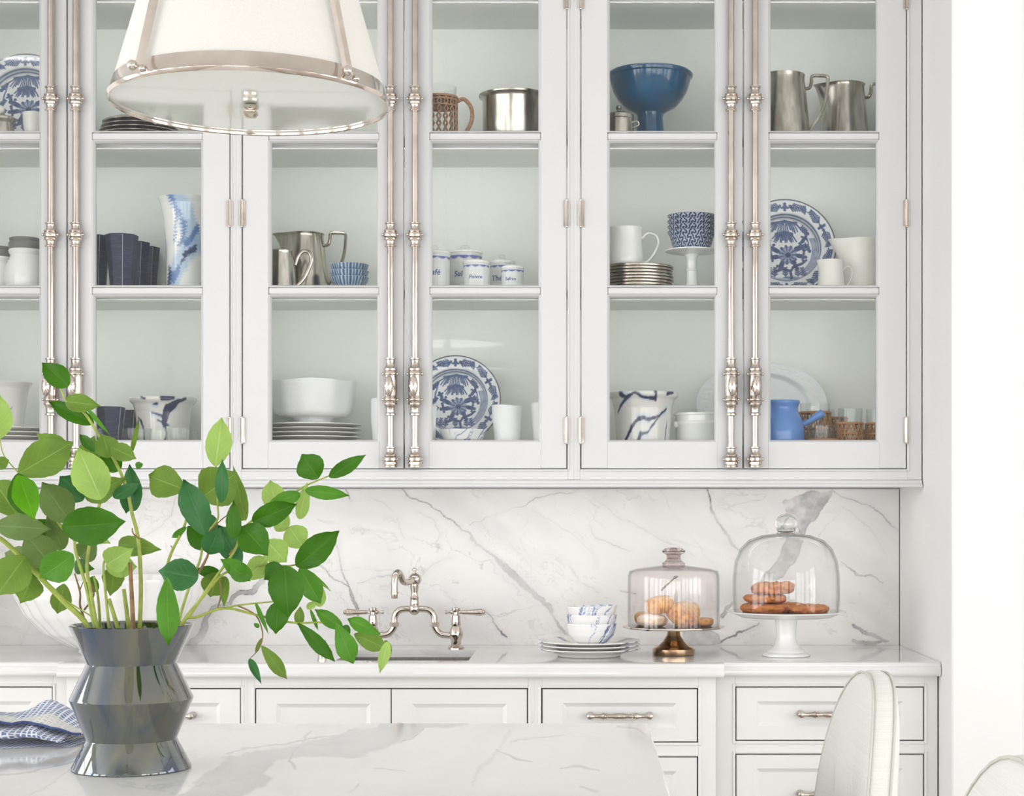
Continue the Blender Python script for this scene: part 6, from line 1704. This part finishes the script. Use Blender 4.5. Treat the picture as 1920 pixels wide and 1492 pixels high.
def leaf(parent, b0, t0, wpx, tone, d0, d1=None, fold=.36, curl=.16, tilt=0.0, wide=.42):
    """one leaf from stalk point b0 to tip t0 (pixels at distances d0, d1)"""
    d1 = d0+random.uniform(-.03, .03) if d1 is None else d1
    Bp, Tp = P(b0[0], b0[1], d0), P(t0[0], t0[1], d1)
    ax = Tp-Bp; Lr = ax.length; ax.normalize(); mid = (Bp+Tp)/2
    view = (Vector(CAM.location)-mid).normalized()
    side = ax.cross(view).normalized(); nrm = side.cross(ax).normalized()
    if nrm.dot(view) < 0: nrm = -nrm
    if tilt:
        rm = Matrix.Rotation(tilt, 3, ax); side = rm @ side; nrm = rm @ nrm
    Wd = wpx/S((d0+d1)/2)/2
    nt_, ns = 27, 9; m = MB(); uv = []; ph = random.uniform(0, 6); amp = random.uniform(.02, .045); cs = random.choice((-1, 1))
    pk = wide**.62*(1-wide)**.62*1.0
    q_ = math.log(.5)/math.log(wide)
    def width(t):
        if t <= 0 or t >= 1: return 0
        w = math.sin(PI*t**q_)**(.66+.34*t)
        if t > .84: w *= 1-.30*((t-.84)/.16)*(1-(t-.84)/.16)*2       # drawn-out tip
        return w
    for i in range(nt_):
        t = .5-.5*math.cos(PI*i/(nt_-1)); t_ = t
        for j in range(ns):
            s_ = -1+2*j/(ns-1)
            w = max(width(t_), .004)*Wd*(1+amp*math.sin(t*8+ph+s_*2)+.02*math.sin(t*37+s_*3))
            c = curl*Lr*(4*t*(1-t))*.5
            zed = c+abs(s_)*math.sin(fold)*w*.8+amp*2.2*Wd*math.sin(t*9+ph)*s_*abs(s_)+.05*Lr*cs*t*t*s_*s_
            p = Bp+ax*(Lr*t)+side*(s_*w*math.cos(fold*.6))+nrm*zed
            m.v.append(tuple(p)); uv.append((t, s_, 0))
    for i in range(nt_-1):
        for j in range(ns-1):
            a = i*ns+j; m.f.append((a, a+1, a+ns+1, a+ns)); m.mi.append(0)
    m.uv = uv
    return m.build('leaf', LEAF[tone], parent, world=True, smooth=80)
def branch(label, stems, leaves, dbase=VD):
    """stems: (points, r0, r1, material); points are (px, py[, d]); leaves: argument tuples for leaf()"""
    p0 = stems[0][0][0]
    t = thing('leafy_branch', label, 'branch', tuple(P(p0[0], p0[1], p0[2] if len(p0) > 2 else dbase)))
    for pts, r0, r1, mt in stems:
        m = MB(); q = smoothpath([P(p[0], p[1], p[2] if len(p) > 2 else dbase) for p in pts], 5)
        m.tube(q, [.78*(r0+(r1-r0)*i/(len(q)-1))/S(dbase) for i in range(len(q))], 8)
        m.build('stem', M[mt], t, world=True)
    for a in leaves: leaf(t, *a[:5], **(a[5] if len(a) > 5 else {}))
    return t
D = VD
def foot(px, dd=0.0): return [(px*.55+247*.45, 1400, D+dd*.5), (px*.8+247*.2, 1290, D+dd*.6)]
# tall branch
branch('tall branch bending towards the knobs, topped by a single dark leaf',
 [(foot(258)+[(262,1178),(264,1090),(259,1010),(247,960),(236,910),(213,860),(190,825),(165,783),(150,768),(128,757),(113,727)], 6, 2.2, 'stem'),
  ([(232,905),(222,900),(213,905)], 2, 1, 'stem'), ([(262,1010,D-.01),(250,1000,D-.02),(248,990,D-.02)], 2.2, 1.4, 'stem_brown')],
 [((129,724),(79,680),44,'dark',D-.02), ((122,752),(190,761),37,'olive',D), ((176,794),(92,753),34,'dark',D+.01),
  ((163,765),(207,817),9,'green',D-.01), ((206,858),(192,813),46,'olive',D-.02), ((208,838),(256,860),36,'olive',D-.03), ((246,850),(262,780),10,'olive',D),
  ((226,880),(183,846),40,'dark',D+.02), ((252,958),(243,870),36,'blue',D+.01), ((212,932),(264,905),26,'blue',D-.02), ((248,905),(236,962),34,'blue',D+.015),
  ((222,1020),(301,1030),40,'olive',D+.03), ((258,880),(262,865),14,'green',D)])
branch('branch with one large pale leaf held upright in the middle',
 [(foot(205)+[(183,1178),(170,1110),(163,1060),(172,1000),(182,960),(191,935)], 5.5, 3.5, 'stem')],
 [((190,936),(146,838),72,'pale',D-.05,dict(wide=.46)), ((150,895),(178,815),46,'olive',D-.02), ((178,846),(150,815),20,'dark',D-.045), ((160,932),(236,896),48,'olive',D+.01),
  ((150,1045),(184,1012),44,'grey',D+.04), ((140,1060),(176,1066),30,'dark',D+.05), ((175,1080),(172,1110),26,'green',D+.03)])
branch('branch with pale twin leaves low in the middle of the vase',
 [(foot(215)+[(205,1178),(197,1100),(194,1060),(199,1048)], 4.5, 2.5, 'stem'), ([(188,1178,D+.02),(184,1120,D+.02),(176,1080,D+.03)], 4, 2.5, 'stem')],
 [((200,1058),(252,1026),52,'pale',D-.01), ((198,1060),(258,1062),46,'pale',D+.0), ((216,1062),(207,1117),42,'olive',D+.03), ((176,1005),(206,1018),22,'pale',D+.04)])
branch('branch with a bright green leaf and a broad dark leaf in front',
 [(foot(200)+[(178,1178),(160,1095),(142,1035),(138,1010),(117,990),(98,962),(88,948)], 5, 2.5, 'stem'), ([(118,991),(124,985)], 2.6, 1.6, 'stem'),
  ([(40,892),(8,855),(0,825),(-4,812)], 1.7, 1.3, 'stem'), ([(88,948),(60,915),(38,890)], 2.2, 1.6, 'stem_brown')],
 [((116,987),(236,978),76,'dark',D-.10,dict(wide=.45, tilt=.15)), ((36,891),(64,974),50,'bright',D-.08,dict(wide=.5)), ((33,887),(52,972),54,'dark',D-.05,dict(wide=.5)),
  ((34,888),(138,828),72,'olive',D-.04,dict(wide=.5)), ((132,856),(68,812),42,'olive',D-.01), ((-6,826),(-4,734),58,'pale',D-.05,dict(wide=.5)), ((-14,874),(18,862),25,'olive',D-.02),
  ((132,978),(78,903),64,'grey',D-.01,dict(wide=.5)), ((156,938),(112,892),58,'blue',D+.01,dict(wide=.5)), ((138,1040),(74,1084),62,'green',D-.07,dict(wide=.45)), ((100,1000),(60,975),36,'dark',D+.02)])
branch('thick stem arching out over the towel with hanging dull leaves',
 [(foot(185)+[(166,1178),(120,1128),(78,1085),(40,1045),(8,1015),(-10,1005)], 7.5, 5.5, 'stem'), ([(110,1118),(160,1148),(172,1156)], 2, 1.5, 'stem')],
 [((-8,985),(94,992),52,'grey',D-.05,dict(wide=.5)), ((98,1062),(46,998),64,'grey',D+.0,dict(wide=.5)), ((48,1042),(-6,1116),74,'olive',D-.03,dict(wide=.5)), ((62,1078),(38,1132),58,'olive',D+.02,dict(wide=.5)),
  ((64,1062),(8,1036),52,'grey',D+.03,dict(wide=.5)), ((121,1094),(108,1150),40,'olive',D+.03,dict(wide=.5)), ((34,968),(-14,898),64,'olive',D+.01,dict(wide=.5)), ((92,1085),(40,1055),24,'green',D+.02), ((118,1030),(88,960),40,'grey',D+.03)])
branch('dark red twig forking beside the arching stem',
 [([(175,1330,D+.02),(168,1240,D+.02),(158,1165,D+.02),(150,1135,D+.02),(150,1110,D+.02),(140,1075,D+.02)], 4.5, 1.8, 'stem_brown'), ([(158,1143,D+.02),(176,1115,D+.01),(168,1085,D+.01)], 2.5, 1.5, 'stem_brown'), ([(149,1108,D+.02),(156,1090,D+.02)], 1.6, 1, 'stem_brown')], [])
for i, (a, b_) in enumerate((((232,1104),(242,1180)), ((204,1122),(222,1180)), ((244,1054),(250,1180)))):
    t = thing('cut_stem', ['bare cut stem beside the tall branch, pale at its end', 'bare cut stem, short and leaning, at the vase rim', 'bare cut stem, tallest, brown towards its end'][i], 'stem', tuple(P(247, 1400, D)))
    m = MB(); m.tube([P(247+(b_[0]-247)*.6, 1390, D), P(b_[0], b_[1], D-.01*i+.01), P(a[0], a[1], D-.01*i+.01)], [5/S(D), 4.6/S(D), 3.6/S(D)], 8); m.build('twig', M['stem' if i < 2 else 'stem_brown'], t, world=True)
branch('branch with the heart-shaped leaf and a long leaf hanging over the rim',
 [(foot(290)+[(300,1178),(306,1120),(314,1060),(324,1030),(342,995),(352,965),(358,948)], 4.5, 3, 'stem'), ([(320,1045),(323,1030),(320,1022)], 1.6, 1, 'stem_brown'), ([(305,1178),(298,1190),(288,1200)], 4, 3, 'stem_brown')],
 [((346,918),(280,892),64,'olive',D-.01,dict(wide=.5)), ((350,988),(321,1009),13,'green',D-.01), ((352,986),(390,1032),38,'dark',D+.03,dict(wide=.5)), ((372,1082),(296,1070),62,'blue',D-.04,dict(wide=.42)),
  ((313,1082),(316,1212),44,'green',D-.145,dict(d1=D-.17, wide=.55, curl=.05))])
branch('branch carrying the tall pale leaf and long bluish leaves',
 [(foot(320)+[(332,1178),(345,1130),(362,1080),(375,1050),(384,1005),(400,985),(409,970),(408,945),(405,873)], 4.2, 2, 'stem'), ([(384,1004),(420,970),(440,960)], 1.8, 1, 'stem_brown'), ([(372,1075),(388,1045),(390,1035)], 3.5, 2.5, 'stem_brown')],
 [((404,874),(416,783),50,'pale',D-.02,dict(wide=.45)), ((415,942),(417,860),26,'blue',D-.05), ((378,932),(444,886),84,'olive',D+.01,dict(wide=.5)), ((386,1004),(344,898),56,'blue',D-.045,dict(wide=.5)),
  ((460,976),(437,871),26,'olive',D+.0,dict(curl=-.2)), ((438,1010),(438,937),30,'dark',D-.07,dict(wide=.4)), ((456,976),(446,942),22,'olive',D+.02), ((390,1038),(412,990),46,'blue',D-.02,dict(wide=.5)), ((452,1062),(408,984),48,'blue',D+.01,dict(wide=.5)),
  ((412,1075),(363,1068),24,'dark',D+.03), ((410,1074),(394,1120),54,'olive',D+.02,dict(wide=.4)), ((421,1080),(420,1140),20,'olive',D+.02), ((390,965),(405,1005),26,'blue',D+.02)])
branch('branch reaching up to the cabinet moulding, ending in three leaves',
 [(foot(320)+[(340,1176),(358,1150),(395,1095),(438,1035),(452,1000),(470,978),(545,928),(570,912),(597,900),(622,890)], 4.5, 1.6, 'stem'), ([(430,1040),(455,1010),(486,988)], 2, 1.4, 'stem_brown'), ([(518,995,D),(528,992,D),(545,988,D)], 1.8, 1.2, 'stem')],
 [((597,897),(566,851),56,'dark',D-.02,dict(wide=.52)), ((617,894),(687,852),28,'dark',D-.01), ((572,919),(656,929),27,'green',D-.02,dict(curl=-.15)), ((563,926),(500,946),28,'green',D-.01), ((473,978),(558,944),46,'dark',D-.05,dict(wide=.45)),
  ((521,966),(507,902),46,'pale',D+.02,dict(wide=.45)), ((562,973),(576,904),27,'pale',D+.01), ((454,986),(502,1040),62,'dark',D-.06,dict(wide=.5)), ((500,1014),(537,1054),52,'pale',D-.0,dict(wide=.5)), ((542,988),(572,1030),50,'pale',D+.02,dict(wide=.45)),
  ((518,996),(541,962),32,'pale',D+.03,dict(wide=.5)), ((556,1062),(637,994),54,'dark',D-.03,dict(wide=.45))])
branch('brown-tipped branch with the largest heart-shaped dark leaf',
 [(foot(320)+[(336,1178),(380,1120),(420,1075),(465,1066),(500,1058),(535,1061),(558,1058)], 4, 2, 'stem'), ([(558,1060),(585,1078),(620,1108)], 1.6, 1, 'stem'), ([(535,1061),(534,1066)], 2, 1.6, 'stem_brown')],
 [((533,1060),(541,1159),68,'dark',D-.07,dict(wide=.42)), ((531,1062),(494,1086),44,'dark',D-.01,dict(wide=.5)), ((562,1064),(602,1132),44,'green',D-.02,dict(wide=.5)), ((597,1137),(606,1099),22,'pale',D+.01), ((576,1069),(621,1108),8,'green',D),
  ((521,1128),(517,1189),44,'dark',D-.0,dict(wide=.45)), ((472,1082),(413,1048),34,'green',D-.04), ((462,1086),(502,1044),44,'pale',D-.01,dict(wide=.5)), ((432,1060),(470,1090),34,'green',D-.05), ((560,1172),(563,1136),20,'olive',D+.01), ((582,1142),(597,1183),8,'green',D), ((575,1140),(600,1125),14,'pale',D+.02)])
branch('low branch stretching towards the sink with drooping leaves',
 [(foot(320)+[(338,1172),(372,1156),(420,1140),(470,1150),(520,1162),(560,1168),(605,1167),(640,1180)], 4, 2, 'stem'), ([(420,1140),(450,1134),(510,1128),(530,1128)], 2.4, 1.5, 'stem'), ([(446,1135),(478,1152),(490,1175),(492,1198),(484,1218),(467,1236)], 2.2, 1, 'stem_brown'), ([(408,1140),(414,1115),(412,1085)], 2.2, 1.5, 'stem_brown')],
 [((558,1167),(629,1241),28,'dark',D-.05,dict(wide=.55)), ((642,1178),(590,1142),28,'green',D-.03), ((630,1166),(663,1245),42,'green',D-.06,dict(wide=.6)), ((714,1190),(652,1160),28,'green',D-.06,dict(wide=.55, curl=.3)), ((664,1188),(724,1216),36,'olive',D-.05,dict(wide=.5)),
  ((727,1203),(712,1262),22,'pale',D-.08,dict(wide=.4)), ((722,1200),(732,1232),16,'olive',D-.06), ((490,1210),(539,1274),27,'olive',D-.03,dict(wide=.5)), ((468,1235),(491,1284),16,'blue',D-.03), ((479,1129),(504,1190),9,'green',D), ((486,1176),(476,1168),9,'green',D), ((491,1196),(478,1226),9,'olive',D), ((640,1175),(655,1195),26,'dark',D-.03)])
